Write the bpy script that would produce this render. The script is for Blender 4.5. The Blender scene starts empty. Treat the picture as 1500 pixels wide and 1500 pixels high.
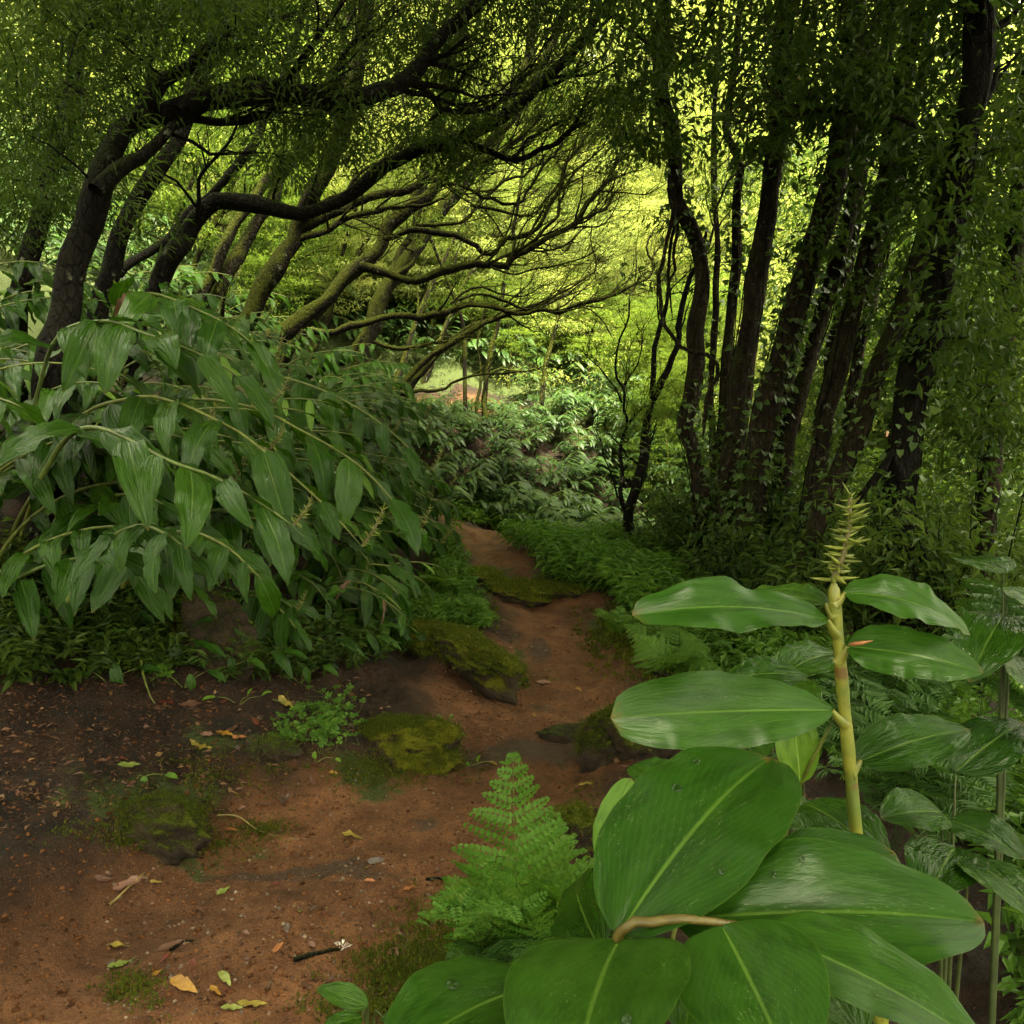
EXPOSURE = 3.9
DENOISE = True
HAZE = 0
EL, AZ = 66., 140.
import bpy, math, random
import numpy as np
from mathutils import Vector, Matrix

random.seed(11)
rng = np.random.default_rng(11)
scene = bpy.context.scene
COL = scene.collection
R = math.radians

# ---------------------------------------------------------------- camera
CAM_H = 1.55
PITCH = R(6.6)
FPX = 1299.0
CAM = np.array([0.0, 0.0, CAM_H])

def P(u, v, d):
    """point seen at photo position (u, v) at the distance d in front of the viewer"""
    xc, yc = (u - 750) / FPX, (750 - v) / FPX
    dy = math.cos(PITCH) + yc * math.sin(PITCH)
    dz = -math.sin(PITCH) + yc * math.cos(PITCH)
    s = d / dy
    return np.array([xc * s, d, CAM_H + dz * s])

cam_data = bpy.data.cameras.new('camera')
cam = bpy.data.objects.new('camera', cam_data)
COL.objects.link(cam)
cam.location = CAM
cam.rotation_euler = (R(90) - PITCH, 0, 0)
cam_data.sensor_width = 36
cam_data.sensor_fit = 'HORIZONTAL'
cam_data.lens = 36 * FPX / 1500
cam_data.clip_start = 0.02
cam_data.clip_end = 600
scene.camera = cam

# ---------------------------------------------------------------- noise
_tab = np.random.default_rng(5).random((256, 256))
def vnoise(x, y):
    x = np.asarray(x, float); y = np.asarray(y, float)
    xi = np.floor(x).astype(int); yi = np.floor(y).astype(int)
    fx = x - xi; fy = y - yi
    fx = fx * fx * (3 - 2 * fx); fy = fy * fy * (3 - 2 * fy)
    a = _tab[xi % 256, yi % 256]; b = _tab[(xi + 1) % 256, yi % 256]
    c = _tab[xi % 256, (yi + 1) % 256]; d = _tab[(xi + 1) % 256, (yi + 1) % 256]
    return (a * (1 - fx) + b * fx) * (1 - fy) + (c * (1 - fx) + d * fx) * fy - 0.5

def fbm(x, y, oct=4, f=1.0):
    s = 0; a = 1.0
    for _ in range(oct):
        s = s + a * vnoise(np.asarray(x) * f + 17.3 * _, np.asarray(y) * f - 9.1 * _); f *= 2.03; a *= 0.5
    return s

# ---------------------------------------------------------------- terrain
CTRL = np.array([
 # path and near ground
 (0,-2,0),(0,0,0),(-.6,1.5,0),(-.7,2.5,0),(-.3,3.2,0),(.1,4.2,.0),(.25,5.2,.0),(.45,6.2,.05),(.3,8,.16),(-.2,9.6,.12),(-.75,11.2,.05),(-1.0,12.2,.0),
 # left soil slope and bank
 (-1.4,2.4,.05),(-1.7,3.3,.10),(-1.0,3.9,.10),(-1.9,4.2,.32),(-1.2,5.0,.22),(-2.6,4.4,.75),(-3.0,3.2,.8),(-3.2,5.2,1.15),(-2.0,6.6,.6),(-2.7,7.5,1.1),
 (-1.6,8.5,.5),(-2.4,9.5,1.1),(-1.7,11,.5),(-4,4,1.5),(-4.3,8,2.0),(-3.7,11,1.95),(-6,8,2.9),(-6.5,12,3.5),(-5,1,1.3),(-3,1,.6),(-8,4,3.2),(-2.2,1.2,.2),
 # right
 (1.0,1.5,.0),(1.4,3,-.02),(1.3,4.5,-.02),(1.5,6.5,-.05),(2.1,7.6,-.15),(1.3,8.8,.08),(3.2,8.2,-.5),(2.4,9.5,-.25),(.8,10.5,.0),(5,7.5,-1.2),(6,12,-2.8),(8,6,-2.2),(3.5,3,-.5),(10,15,-5),(3.8,11.5,-1.3),(2.3,11.3,-.5),
 # gully and far bank
 (.9,12.2,-.35),(-.2,12.4,-.2),(2.2,12.6,-.9),(-1.9,13.1,1.1),(-2.8,12.8,1.45),(-.9,14.0,1.22),(.3,14.6,1.15),(1.5,15,1.0),(2.6,14.6,.55),(-.7,13.1,.2),(.4,13.6,.15),(1.5,13.9,.0),
 # terrace, next bank, hillside
 (-1.5,15.6,1.55),(0,16,1.55),(-3,15.4,1.85),(-1.5,17.6,2.7),(-4,17,3.2),(.6,18.4,2.5),(2.6,18,1.6),(4.5,17,.2),
 (-6,20,5.2),(0,24,5.2),(4,24,2.5),(8,22,-1.5),(0,35,11),(-15,30,15),(15,35,4),(15,20,-6),(26,30,-2),(0,60,24),(35,60,14),(-40,60,38),(-40,0,16),(40,0,-8),(40,30,-4),(0,-20,0),(-30,-20,8),(30,-20,-5),(70,60,20),(20,100,34),(-40,110,60),(80,110,40),(-100,60,60),(100,0,-6),(-100,0,30),(0,-100,0),(100,-100,0),(-100,-100,20),
], float)
def _phi(r2):
    return np.where(r2 > 1e-12, r2 * np.log(r2 + 1e-12), 0.0)
_n = len(CTRL)
_K = _phi(((CTRL[:, None, :2] - CTRL[None, :, :2]) ** 2).sum(-1)) + np.eye(_n) * 0.02
_Q = np.c_[np.ones(_n), CTRL[:, :2]]
_A = np.block([[_K, _Q], [_Q.T, np.zeros((3, 3))]])
_W = np.linalg.solve(_A, np.r_[CTRL[:, 2], 0, 0, 0])

# course of the footpath: (x, y, half width)
PATH = np.array([(-1.5,1.2,.5),(-1.2,1.9,.62),(-.85,2.5,.72),(-.55,3.1,.66),(-.12,3.7,.50),(.07,4.3,.52),(.22,5.0,.60),(.36,5.7,.46),(.34,6.4,.44),(.05,7.1,.40),(-.2,7.85,.33),(-.36,8.8,.26),(-.52,9.9,.21),(-.75,11.0,.15),(-.85,11.5,.08)])
TERR = np.array([(-4.2,15.2,.2),(-3,15.4,.18),(-1.7,15.8,.16),(-.6,16.1,.2),(.2,16.2,.14)])
def poly_dist(x, y, line):
    """signed distance to the edge of a strip (negative inside)"""
    best = np.full(np.shape(x), 1e9)
    for a, b in zip(line[:-1], line[1:]):
        dx, dy = b[0] - a[0], b[1] - a[1]
        t = np.clip(((x - a[0]) * dx + (y - a[1]) * dy) / (dx * dx + dy * dy), 0, 1)
        d = np.hypot(x - a[0] - t * dx, y - a[1] - t * dy) - (a[2] + t * (b[2] - a[2]))
        best = np.minimum(best, d)
    return best

def path_sd(x, y):
    w = fbm(x, y, 4, 2.2) * 0.30
    return np.minimum(poly_dist(x, y, PATH), poly_dist(x, y, TERR)) + w

def height(x, y):
    x = np.atleast_1d(np.asarray(x, float)); y = np.atleast_1d(np.asarray(y, float))
    z = np.empty(x.shape); xf = x.ravel(); yf = y.ravel(); zf = np.empty(xf.shape)
    for s in range(0, len(xf), 20000):
        xs = xf[s:s + 20000]; ys = yf[s:s + 20000]
        k = _phi((xs[:, None] - CTRL[None, :, 0]) ** 2 + (ys[:, None] - CTRL[None, :, 1]) ** 2)
        zf[s:s + 20000] = k @ _W[:_n] + _W[_n] + _W[_n + 1] * xs + _W[_n + 2] * ys
    z = zf.reshape(x.shape)
    sd = poly_dist(x, y, PATH)
    off = np.clip((sd + .15) / .6, 0, 1)
    far = np.clip((np.hypot(x, y) - 14) / 30, 0, 1)
    z = z + fbm(x, y, 4, .7) * (.05 + .16 * off + .8 * far) + fbm(x + 40, y, 3, 5.) * (.030 + .05 * off)
    # hollow-trodden path, worn ledges across it
    z = z - .07 * np.clip(-sd / .35, 0, 1) + .05 * np.exp(-((sd - .08) / .13) ** 2)
    led = y + .35 * x + .5 * fbm(x, y, 2, 1.3)
    near = np.clip(1 - np.abs(sd + .2) / .6, 0, 1)
    for yc, hh in ((4.25, .05), (5.05, .06), (7.4, .07), (2.75, .035), (9.3, .06)):
        z = z + near * hh * (1 / (1 + np.exp(-(led - yc) / .035)) - .5)
    z = z + fbm(x, y + 90, 3, 15.) * .020 + np.clip(fbm(x - 30, y, 3, 24.) - .10, 0, 1) * .03
    return z

def H(x, y):
    return float(height([x], [y])[0])

# ---------------------------------------------------------------- mesh helpers
def make_mesh(name, V, F, mat, lc=None, smooth=True, extra=None):
    V = np.asarray(V, np.float32)
    groups = F if isinstance(F, list) else [F]
    groups = [np.asarray(g, np.int32) for g in groups if len(g)]
    me = bpy.data.meshes.new(name)
    me.vertices.add(len(V)); me.vertices.foreach_set('co', V.ravel())
    nl = sum(g.size for g in groups); npoly = sum(len(g) for g in groups)
    me.loops.add(nl); me.polygons.add(npoly)
    me.loops.foreach_set('vertex_index', np.concatenate([g.ravel() for g in groups]))
    tot = np.concatenate([np.full(len(g), g.shape[1], np.int32) for g in groups])
    start = np.r_[0, np.cumsum(tot)[:-1]].astype(np.int32)
    me.polygons.foreach_set('loop_start', start)
    me.polygons.foreach_set('loop_total', tot)
    me.polygons.foreach_set('use_smooth', np.full(npoly, smooth))
    if lc is not None:
        a = me.attributes.new('lc', 'FLOAT_VECTOR', 'POINT')
        a.data.foreach_set('vector', np.asarray(lc, np.float32).ravel())
    if extra is not None:
        for k, val in extra.items():
            a = me.attributes.new(k, 'FLOAT', 'POINT')
            a.data.foreach_set('value', np.asarray(val, np.float32).ravel())
    me.materials.append(mat)
    me.update()
    me.validate(verbose=False)
    return me

class MB:
    """collects pieces of one mesh"""
    def __init__(s): s.V = []; s.F3 = []; s.F4 = []; s.L = []; s.n = 0
    def add(s, V, F, lc):
        F = np.asarray(F, np.int64) + s.n
        (s.F3 if F.shape[1] == 3 else s.F4).append(F)
        s.V.append(np.asarray(V, float)); s.L.append(np.asarray(lc, float)); s.n += len(V)
    def mesh(s, name, mat, off=(0, 0, 0), smooth=True):
        V = np.concatenate(s.V) - np.asarray(off, float)
        F = []
        if s.F4: F.append(np.concatenate(s.F4))
        if s.F3: F.append(np.concatenate(s.F3))
        return make_mesh(name, V, F, mat, np.concatenate(s.L), smooth)
    def build(s, name, mat, parent=None, smooth=True):
        off = tuple(parent['_o']) if parent is not None and '_o' in parent else (0, 0, 0)
        if s.n == 0: return None
        return link(name, s.mesh(name, mat, off, smooth), parent)

def link(name, me, parent=None):
    o = bpy.data.objects.new(name, me); COL.objects.link(o)
    if parent is not None: o.parent = parent
    return o

def tag(o, label=None, cat=None, group=None, kind=None):
    if label: o['label'] = label
    if cat: o['category'] = cat
    if group: o['group'] = group
    if kind: o['kind'] = kind
    return o

def thing(name, label, cat, loc=(0, 0, 0), group=None):
    o = bpy.data.objects.new(name, None); COL.objects.link(o)
    o.empty_display_size = .1
    o.location = tuple(float(c) for c in loc); o['_o'] = [float(c) for c in loc]
    return tag(o, label, cat, group)

def copy_tree(o, parent=None):
    c = o.copy(); COL.objects.link(c)
    if parent is not None: c.parent = parent
    for ch in [k for k in o.children]: copy_tree(ch, c)
    return c

def norm(v):
    v = np.asarray(v, float); n = np.linalg.norm(v, axis=-1, keepdims=True)
    return v / np.maximum(n, 1e-9)

def catmull(pts, n):
    """smooth curve through the points (any number of columns), n samples"""
    p = np.asarray(pts, float)
    if len(p) == 2:
        t = np.linspace(0, 1, n)[:, None]; return p[0] * (1 - t) + p[1] * t
    q = np.vstack([2 * p[0] - p[1], p, 2 * p[-1] - p[-2]])
    seg = np.linalg.norm(np.diff(p[:, :3], axis=0), axis=1)
    cum = np.r_[0, np.cumsum(seg)]; s = np.linspace(0, cum[-1], n)
    i = np.clip(np.searchsorted(cum, s, side='right') - 1, 0, len(p) - 2)
    t = ((s - cum[i]) / np.maximum(seg[i], 1e-9))[:, None]
    a, b, c, d = q[i], q[i + 1], q[i + 2], q[i + 3]
    return .5 * (2 * b + (c - a) * t + (2 * a - 5 * b + 4 * c - d) * t ** 2 + (3 * b - a - 3 * c + d) * t ** 3)

def tube(pts, rad, sides=8, lump=0.0, rnd=0.5, cap=True):
    """swept round skin along pts; returns V, F, lc"""
    p = np.asarray(pts, float); n = len(p); rad = np.broadcast_to(np.asarray(rad, float), (n,))
    t = norm(np.gradient(p, axis=0))
    ref = np.array([0, 0, 1.]) if abs(t[0, 2]) < .9 else np.array([1., 0, 0])
    u = np.empty((n, 3)); a = norm(np.cross(t[0], ref))
    for i in range(n):
        a = a - t[i] * a.dot(t[i]); l = math.sqrt(a.dot(a)); a = a / (l if l > 1e-9 else 1); u[i] = a
    w = np.cross(t, u)
    ang = np.linspace(0, 2 * np.pi, sides, endpoint=False)
    rr = rad[:, None] * np.ones(sides)[None]
    if lump:
        ph = rng.random(6) * 6.28
        k = np.arange(n)[:, None] * .9
        rr = rr * (1 + lump * (np.sin(ang * 2 + ph[0] + k * .35) * .5 + np.sin(ang * 3 + ph[1] - k * .5) * .35 + np.sin(k * .8 + ph[2]) * .5
                               + (rng.random((n, sides)) - .5) * .5))
    V = p[:, None] + rr[..., None] * (np.cos(ang)[None, :, None] * u[:, None] + np.sin(ang)[None, :, None] * w[:, None])
    V = V.reshape(-1, 3)
    i = np.arange(n - 1)[:, None] * sides; j = np.arange(sides)[None]; j2 = (j + 1) % sides
    F = np.stack([i + j, i + j2, i + sides + j2, i + sides + j], -1).reshape(-1, 4)
    if cap:   # tip drawn to a point: last ring shrunk
        V[-sides:] = p[-1] + (V[-sides:] - p[-1]) * .15
    L = np.linspace(0, 1, n)
    lc = np.stack([np.tile(ang / 6.2832, n), np.repeat(L, sides), np.full(n * sides, rnd)], -1)
    return V, F, lc

def small_leaves(pos, d, nrm, L, W, rnd, fold=.25):
    """N little pointed leaves, two triangles each, folded along the midrib"""
    pos = np.asarray(pos, float); N = len(pos)
    d = norm(d); s = norm(np.cross(d, nrm)); u = np.cross(s, d)
    L = np.broadcast_to(np.asarray(L, float), (N,))[:, None]; W = np.broadcast_to(np.asarray(W, float), (N,))[:, None]
    m = pos + d * L * .42
    V = np.stack([pos, m + s * W * .5 + u * W * fold, pos + d * L - u * L * .10, m - s * W * .5 + u * W * fold], 1).reshape(-1, 3)
    i = np.arange(N)[:, None] * 4
    F = np.concatenate([i + np.array([[0, 1, 2]]), i + np.array([[0, 2, 3]])], 0)
    r = np.broadcast_to(np.asarray(rnd, float), (N,))
    lc = np.zeros((N, 4, 3)); lc[:, 1, 0] = 1; lc[:, 3, 0] = -1; lc[:, 2, 1] = 1; lc[:, 1, 1] = lc[:, 3, 1] = .42; lc[:, :, 2] = r[:, None]
    return V, F, lc.reshape(-1, 3)

def blade(L=1., W=.28, nx=7, ny=14, droop=.8, fold=.25, wave=.03, twist=0., seed=0, rnd=.5, tip=.85, roll=0., base=.5):
    """broad ginger leaf: starts at the origin, runs along +Y, upper side +Z, bends down"""
    r = np.random.default_rng(seed)
    t = np.linspace(0, 1, ny) ** .92; s = np.linspace(-1, 1, nx)
    w = np.maximum(t, 0) ** base * np.maximum(1 - t, 0) ** tip; w = w / w.max() * W / 2; w[0] = W * .05; w[-1] = W * .004
    ang = -droop * t ** 1.3 + .25 * droop
    dy = np.cos(ang); dz = np.sin(ang); step = np.r_[0, np.diff(t)] * L
    Y = np.cumsum(dy * step); Z = np.cumsum(dz * step)
    ph = r.random(6) * 6.28; fq = 3 + r.random(3) * 3
    S, T = np.meshgrid(s, t); A = np.abs(S)
    up = np.stack([np.zeros(ny), -np.sin(ang), np.cos(ang)], -1)
    wv = wave * L * A ** 1.6 * (np.sin(T * fq[0] * 4 + ph[0] + S * 1.2) * .6 + np.sin(T * fq[1] * 8 + ph[1] - S) * .4) * np.sin(np.pi * T) ** .5
    wv = wv + wave * L * .8 * np.sin(T * fq[2] * 2.2 + ph[2] + S * 1.6) * A * np.sin(np.pi * T)
    lift = (fold * A ** 1.2 - .5 * fold * A ** 2.4) * w[:, None] + wv - .012 * W * np.exp(-(S / .12) ** 2) + roll * S * w[:, None]
    tw = twist * T
    X = S * w[:, None] * np.cos(fold * .6) * np.cos(tw)
    lift = lift + S * w[:, None] * np.sin(tw)
    V = np.stack([X, np.broadcast_to(Y[:, None], X.shape), np.broadcast_to(Z[:, None], X.shape)], -1) + lift[..., None] * up[:, None]
    V = V.reshape(-1, 3)
    i = np.arange(ny - 1)[:, None] * nx; j = np.arange(nx - 1)[None]
    F = np.stack([i + j, i + j + 1, i + nx + j + 1, i + nx + j], -1).reshape(-1, 4)
    lc = np.stack([S, T, np.full(S.shape, rnd)], -1).reshape(-1, 3)
    return V, F, lc

def frame(d, up):
    """3x3 whose columns are X, Y=d, Z~up"""
    d = norm(d); x = norm(np.cross(d, up)); z = np.cross(x, d)
    return np.stack([x, d, z], -1)

def frame_to(V, M, o, s=1.0):
    return (V * s) @ np.asarray(M).T + np.asarray(o)

def M4(M, o, s=1.0):
    m = np.eye(4); m[:3, :3] = np.asarray(M) * s; m[:3, 3] = o
    return Matrix(m.tolist())
# ---------------------------------------------------------------- materials
class N:
    def __init__(s, name):
        s.m = bpy.data.materials.new(name); s.m.use_nodes = True
        s.t = s.m.node_tree; s.t.nodes.clear()
        s.out = s.t.nodes.new('ShaderNodeOutputMaterial')
    def n(s, typ, **kw):
        nd = s.t.nodes.new('ShaderNode' + typ)
        ins = kw.pop('i', {})
        for k, v in kw.items(): setattr(nd, k, v)
        for k, v in ins.items():
            if isinstance(v, bpy.types.NodeSocket): s.t.links.new(v, nd.inputs[k])
            else: nd.inputs[k].default_value = v
        return nd
    def math(s, op, a, b=None, c=None, clamp=False):
        i = {0: a}
        if b is not None: i[1] = b
        if c is not None: i[2] = c
        return s.n('Math', operation=op, use_clamp=clamp, i=i).outputs[0]
    def mix(s, f, a, b, mode='MIX'):
        nd = s.n('Mix', data_type='RGBA', blend_type=mode)
        for k, v in ((0, f), (6, a), (7, b)):
            if isinstance(v, bpy.types.NodeSocket): s.t.links.new(v, nd.inputs[k])
            else: nd.inputs[k].default_value = v if k == 0 else (*v[:3], 1)
        return nd.outputs[2]
    def ramp(s, f, stops, interp='LINEAR'):
        nd = s.n('ValToRGB', i={0: f}); cr = nd.color_ramp; cr.interpolation = interp
        while len(cr.elements) < len(stops): cr.elements.new(.5)
        for e, (p, c) in zip(cr.elements, stops): e.position = p; e.color = (*c, 1)
        return nd.outputs[0]
    def smooth(s, v, a, b):
        return s.n('MapRange', interpolation_type='SMOOTHSTEP', i={0: v, 1: a, 2: b, 3: 0., 4: 1.}).outputs[0]
    def noise(s, vec, scale, detail=4, rough=.55):
        return s.n('TexNoise', i={'Vector': vec, 'Scale': scale, 'Detail': detail, 'Roughness': rough}).outputs['Fac']
    def attr(s, name='lc'):
        return s.n('Attribute', attribute_name=name)
    def pos(s): return s.n('NewGeometry').outputs['Position']
    def obj(s): return s.n('TexCoord').outputs['Object']
    def bump(s, h, strength, dist, normal=None):
        i = {'Height': h, 'Strength': strength, 'Distance': dist}
        if normal is not None: i['Normal'] = normal
        return s.n('Bump', i=i).outputs[0]
    def done(s, shader):
        s.t.links.new(shader, s.out.inputs[0]); return s.m

def leaf_mat(name, cols, trans=.35, rough=.42, spec=.4, veins=0, midrib=None, tcol=1.5, spots=0., coat=0., vb=.12, bb=.25, holes=0):
    """cols: leaf colours spread over the random value each leaf carries"""
    g = N(name)
    at = g.attr('lc'); sep = g.n('SeparateXYZ', i={0: at.outputs['Vector']})
    sx, ty, rz = sep.outputs
    oi = g.n('ObjectInfo').outputs['Random']
    rr = g.math('FRACT', g.math('ADD', rz, g.math('MULTIPLY', oi, .37)))
    k = len(cols)
    col = g.ramp(rr, [(i / max(k - 1, 1), c) for i, c in enumerate(cols)])
    nrm = None
    if veins:
        ax = g.math('ABSOLUTE', sx)
        co = g.n('CombineXYZ', i={0: sx, 1: ty, 2: rz}).outputs[0]
        blotch = g.noise(co, 3.5, 4, .6)
        col = g.mix(g.math('MULTIPLY', g.smooth(blotch, .40, .70), .75), col, g.mix(1, col, (.48, .56, .55), 'MULTIPLY'))
        v = g.math('SINE', g.math('ADD', g.math('MULTIPLY', ty, 96.), g.math('MULTIPLY', ax, -66.)))
        v2 = g.math('SINE', g.math('ADD', g.math('MULTIPLY', ty, 230.), g.math('MULTIPLY', ax, -160.)))
        col = g.mix(g.math('MULTIPLY', g.smooth(v, .3, 1.), .035), col, (.12, .2, .04))
        mr = g.math('SUBTRACT', 1, g.smooth(ax, .008, .042))
        mr = g.math('MULTIPLY', mr, g.math('SUBTRACT', 1.0, g.math('MULTIPLY', ty, .55)))
        col = g.mix(g.math('MULTIPLY', mr, .75), col, midrib or (.16, .24, .05))
        edge = g.smooth(ax, .975, 1.0)
        col = g.mix(g.math('MULTIPLY', edge, .3), col, (.07, .10, .015))
        tipn = g.noise(co, 9., 4, .7)
        tb_ = g.math('MULTIPLY', g.smooth(g.math('ADD', ty, g.math('MULTIPLY', tipn, .22)), 1.07, 1.12), .85)
        col = g.mix(tb_, col, (.085, .045, .012))
        if spots:
            sp = g.n('TexNoise', i={'Vector': co, 'Scale': 26., 'Detail': 5., 'Roughness': .8}).outputs['Fac']
            msk = g.math('MULTIPLY', g.smooth(sp, .56, .74), g.smooth(g.noise(co, 2.2, 2), .46, .7))
            col = g.mix(g.math('MULTIPLY', msk, spots), col, (.22, .26, .13))
            fl = g.n('TexVoronoi', i={'Vector': co, 'Scale': 20.}).outputs['Distance']
            col = g.mix(g.math('MULTIPLY', g.math('SUBTRACT', 1, g.smooth(fl, .03, .07)), .7), col, (.16, .13, .03))
        hgt = g.math('ADD', g.math('MULTIPLY', v, .5), g.math('MULTIPLY', v2, .25))
        nrm = g.bump(hgt, vb, .0025)
        nrm = g.bump(blotch, bb, .02, nrm)
    else:
        pn = g.noise(g.pos(), .55, 2)
        col = g.mix(g.smooth(pn, .42, .62), g.mix(1, col, (.72, .78, .8), 'MULTIPLY'), col)
    i = {'Base Color': col, 'Roughness': rough, 'Specular IOR Level': spec}
    if nrm is not None: i['Normal'] = nrm
    pb = g.n('BsdfPrincipled', i=i)
    if coat: pb.inputs['Coat Weight'].default_value = coat; pb.inputs['Coat Roughness'].default_value = .22
    tc = g.mix(1, col, (tcol * 1.04, tcol, tcol * .62), 'MULTIPLY')
    ti = {'Color': tc}
    if nrm is not None: ti['Normal'] = nrm
    tb = g.n('BsdfTranslucent', i=ti)
    mx = g.n('MixShader', i={0: trans, 1: pb.outputs[0], 2: tb.outputs[0]})
    if holes:
        vh = g.n('TexVoronoi', i={'Vector': g.n('VectorMath', operation='ADD', i={0: co, 1: g.n('VectorMath', operation='SCALE', i={0: g.n('CombineXYZ', i={0: oi, 1: rz, 2: oi}).outputs[0], 'Scale': 31.}).outputs[0]}).outputs[0], 'Scale': 4.5})
        hm = g.math('MULTIPLY', g.math('LESS_THAN', g.math('ADD', vh.outputs['Distance'], g.math('MULTIPLY', blotch, .06)), .13), g.math('GREATER_THAN', g.n('SeparateColor', i={0: vh.outputs['Color']}).outputs[0], holes))
        mx = g.n('MixShader', i={0: hm, 1: mx.outputs[0], 2: g.n('BsdfTransparent').outputs[0]})
    return g.done(mx.outputs[0])

def bark_mat(name, dark, light, moss, moss_amt=.5, rough=.85):
    g = N(name); p = g.pos()
    mp = g.n('Mapping', i={'Vector': p, 'Scale': (1., 1., .35)}).outputs[0]
    n1 = g.noise(mp, 26, 6, .65); n2 = g.noise(p, 3.2, 4); n3 = g.noise(p, 60, 3)
    vo = g.n('TexVoronoi', i={'Vector': mp, 'Scale': 30., 'Randomness': 1.}, feature='DISTANCE_TO_EDGE').outputs[0]
    col = g.mix(g.smooth(n1, .35, .7), dark, light)
    col = g.mix(g.math('MULTIPLY', g.math('SUBTRACT', 1, g.smooth(vo, .0, .08)), .6), col, tuple(c * .4 for c in dark))
    # pale lichen flecks
    col = g.mix(g.math('MULTIPLY', g.smooth(g.noise(p, 11, 3), .64, .72), .45), col, (.14, .15, .10))
    nz = g.n('SeparateXYZ', i={0: g.n('NewGeometry').outputs['Normal']}).outputs
    side = g.math('ADD', g.math('MULTIPLY', nz[2], .75), g.math('MULTIPLY', nz[0], -.15))
    m = g.smooth(g.math('ADD', g.math('ADD', side, g.math('MULTIPLY', g.math('SUBTRACT', n2, .5), 2.2)), g.math('MULTIPLY', g.math('SUBTRACT', n3, .5), .7)), .55 - moss_amt, 1.0 - moss_amt)
    mcol = g.mix(g.noise(p, 40, 3), tuple(c * .5 for c in moss), tuple(c * 1.5 for c in moss))
    col = g.mix(m, col, mcol)
    h = g.math('ADD', g.math('ADD', n1, g.math('MULTIPLY', g.smooth(vo, 0, .15), .5)), g.math('MULTIPLY', m, g.math('MULTIPLY', n3, 1.2)))
    pb = g.n('BsdfPrincipled', i={'Base Color': col, 'Roughness': rough, 'Specular IOR Level': .06, 'Normal': g.bump(h, .9, .025)})
    return g.done(pb.outputs[0])

def soil_mat(name, is_path):
    g = N(name); p = g.pos()
    wet = g.noise(p, .9, 4); n = g.noise(p, 7, 8, .65); f = g.noise(p, 55, 5, .7); ff = g.noise(p, 190, 3, .7)
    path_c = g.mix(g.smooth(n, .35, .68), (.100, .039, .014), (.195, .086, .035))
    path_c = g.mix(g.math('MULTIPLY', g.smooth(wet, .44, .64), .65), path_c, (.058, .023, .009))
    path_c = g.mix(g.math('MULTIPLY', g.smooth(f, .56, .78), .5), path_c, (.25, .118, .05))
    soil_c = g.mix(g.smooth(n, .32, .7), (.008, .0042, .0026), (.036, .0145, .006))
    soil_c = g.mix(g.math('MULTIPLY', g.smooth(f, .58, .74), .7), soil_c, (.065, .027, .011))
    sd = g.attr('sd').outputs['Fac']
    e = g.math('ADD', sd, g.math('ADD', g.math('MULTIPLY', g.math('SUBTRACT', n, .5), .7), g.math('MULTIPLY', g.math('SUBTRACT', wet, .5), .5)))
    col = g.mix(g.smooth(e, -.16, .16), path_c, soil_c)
    # bare rock showing through in patches
    rk = g.attr('rock').outputs['Fac']
    rkm = g.smooth(g.math('ADD', rk, g.math('MULTIPLY', g.math('SUBTRACT', n, .5), 1.2)), .4, .65)
    col = g.mix(g.math('MULTIPLY', rkm, .8), col, g.mix(f, (.016, .012, .009), (.075, .052, .034)))
    # grit
    vo = g.n('TexVoronoi', i={'Vector': p, 'Scale': 130.}); gr = g.math('SUBTRACT', 1, g.smooth(vo.outputs['Distance'], .12, .3))
    sel = g.smooth(g.n('SeparateColor', i={0: vo.outputs['Color']}).outputs[0], .72, .8)
    gm = g.math('MULTIPLY', gr, sel)
    cl = g.n('TexVoronoi', i={'Vector': p, 'Scale': 46.}); clm = g.math('MULTIPLY', g.math('SUBTRACT', 1, g.smooth(cl.outputs['Distance'], .1, .42)), g.smooth(g.n('SeparateColor', i={0: cl.outputs['Color']}).outputs[1], .6, .8))
    col = g.mix(g.math('MULTIPLY', clm, .4), col, g.mix(g.n('SeparateColor', i={0: cl.outputs['Color']}).outputs[2], (.03, .013, .006), (.20, .10, .045)))
    col = g.mix(g.smooth(ff, .38, .7), g.mix(1, col, (.55, .52, .5), 'MULTIPLY'), col)
    col = g.mix(g.math('MULTIPLY', g.smooth(f, .50, .36), .55), col, g.mix(1, col, (.4, .38, .36), 'MULTIPLY'))
    col = g.mix(g.math('MULTIPLY', gm, .55), col, (.20, .125, .075))
    # moss film: by vertex attribute (where the photo shows it) broken by noise
    mo = g.attr('moss').outputs['Fac']
    mm = g.smooth(g.math('ADD', g.math('ADD', mo, g.math('MULTIPLY', g.math('SUBTRACT', n, .5), 1.3)), g.math('MULTIPLY', g.math('SUBTRACT', f, .5), .8)), .48, .72)
    mc = g.mix(f, (.010, .016, .003), (.040, .055, .008))
    col = g.mix(mm, col, mc)
    h = g.math('ADD', g.math('ADD', g.math('MULTIPLY', n, .6), g.math('MULTIPLY', f, .55)), g.math('ADD', g.math('MULTIPLY', ff, .22), g.math('ADD', g.math('MULTIPLY', gm, .4), g.math('MULTIPLY', clm, .6))))
    ro = g.math('ADD', .62, g.math('MULTIPLY', f, .3))
    pb = g.n('BsdfPrincipled', i={'Base Color': col, 'Roughness': ro, 'Specular IOR Level': .2, 'Normal': g.bump(h, 1.0, .035)})
    return g.done(pb.outputs[0])

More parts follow.
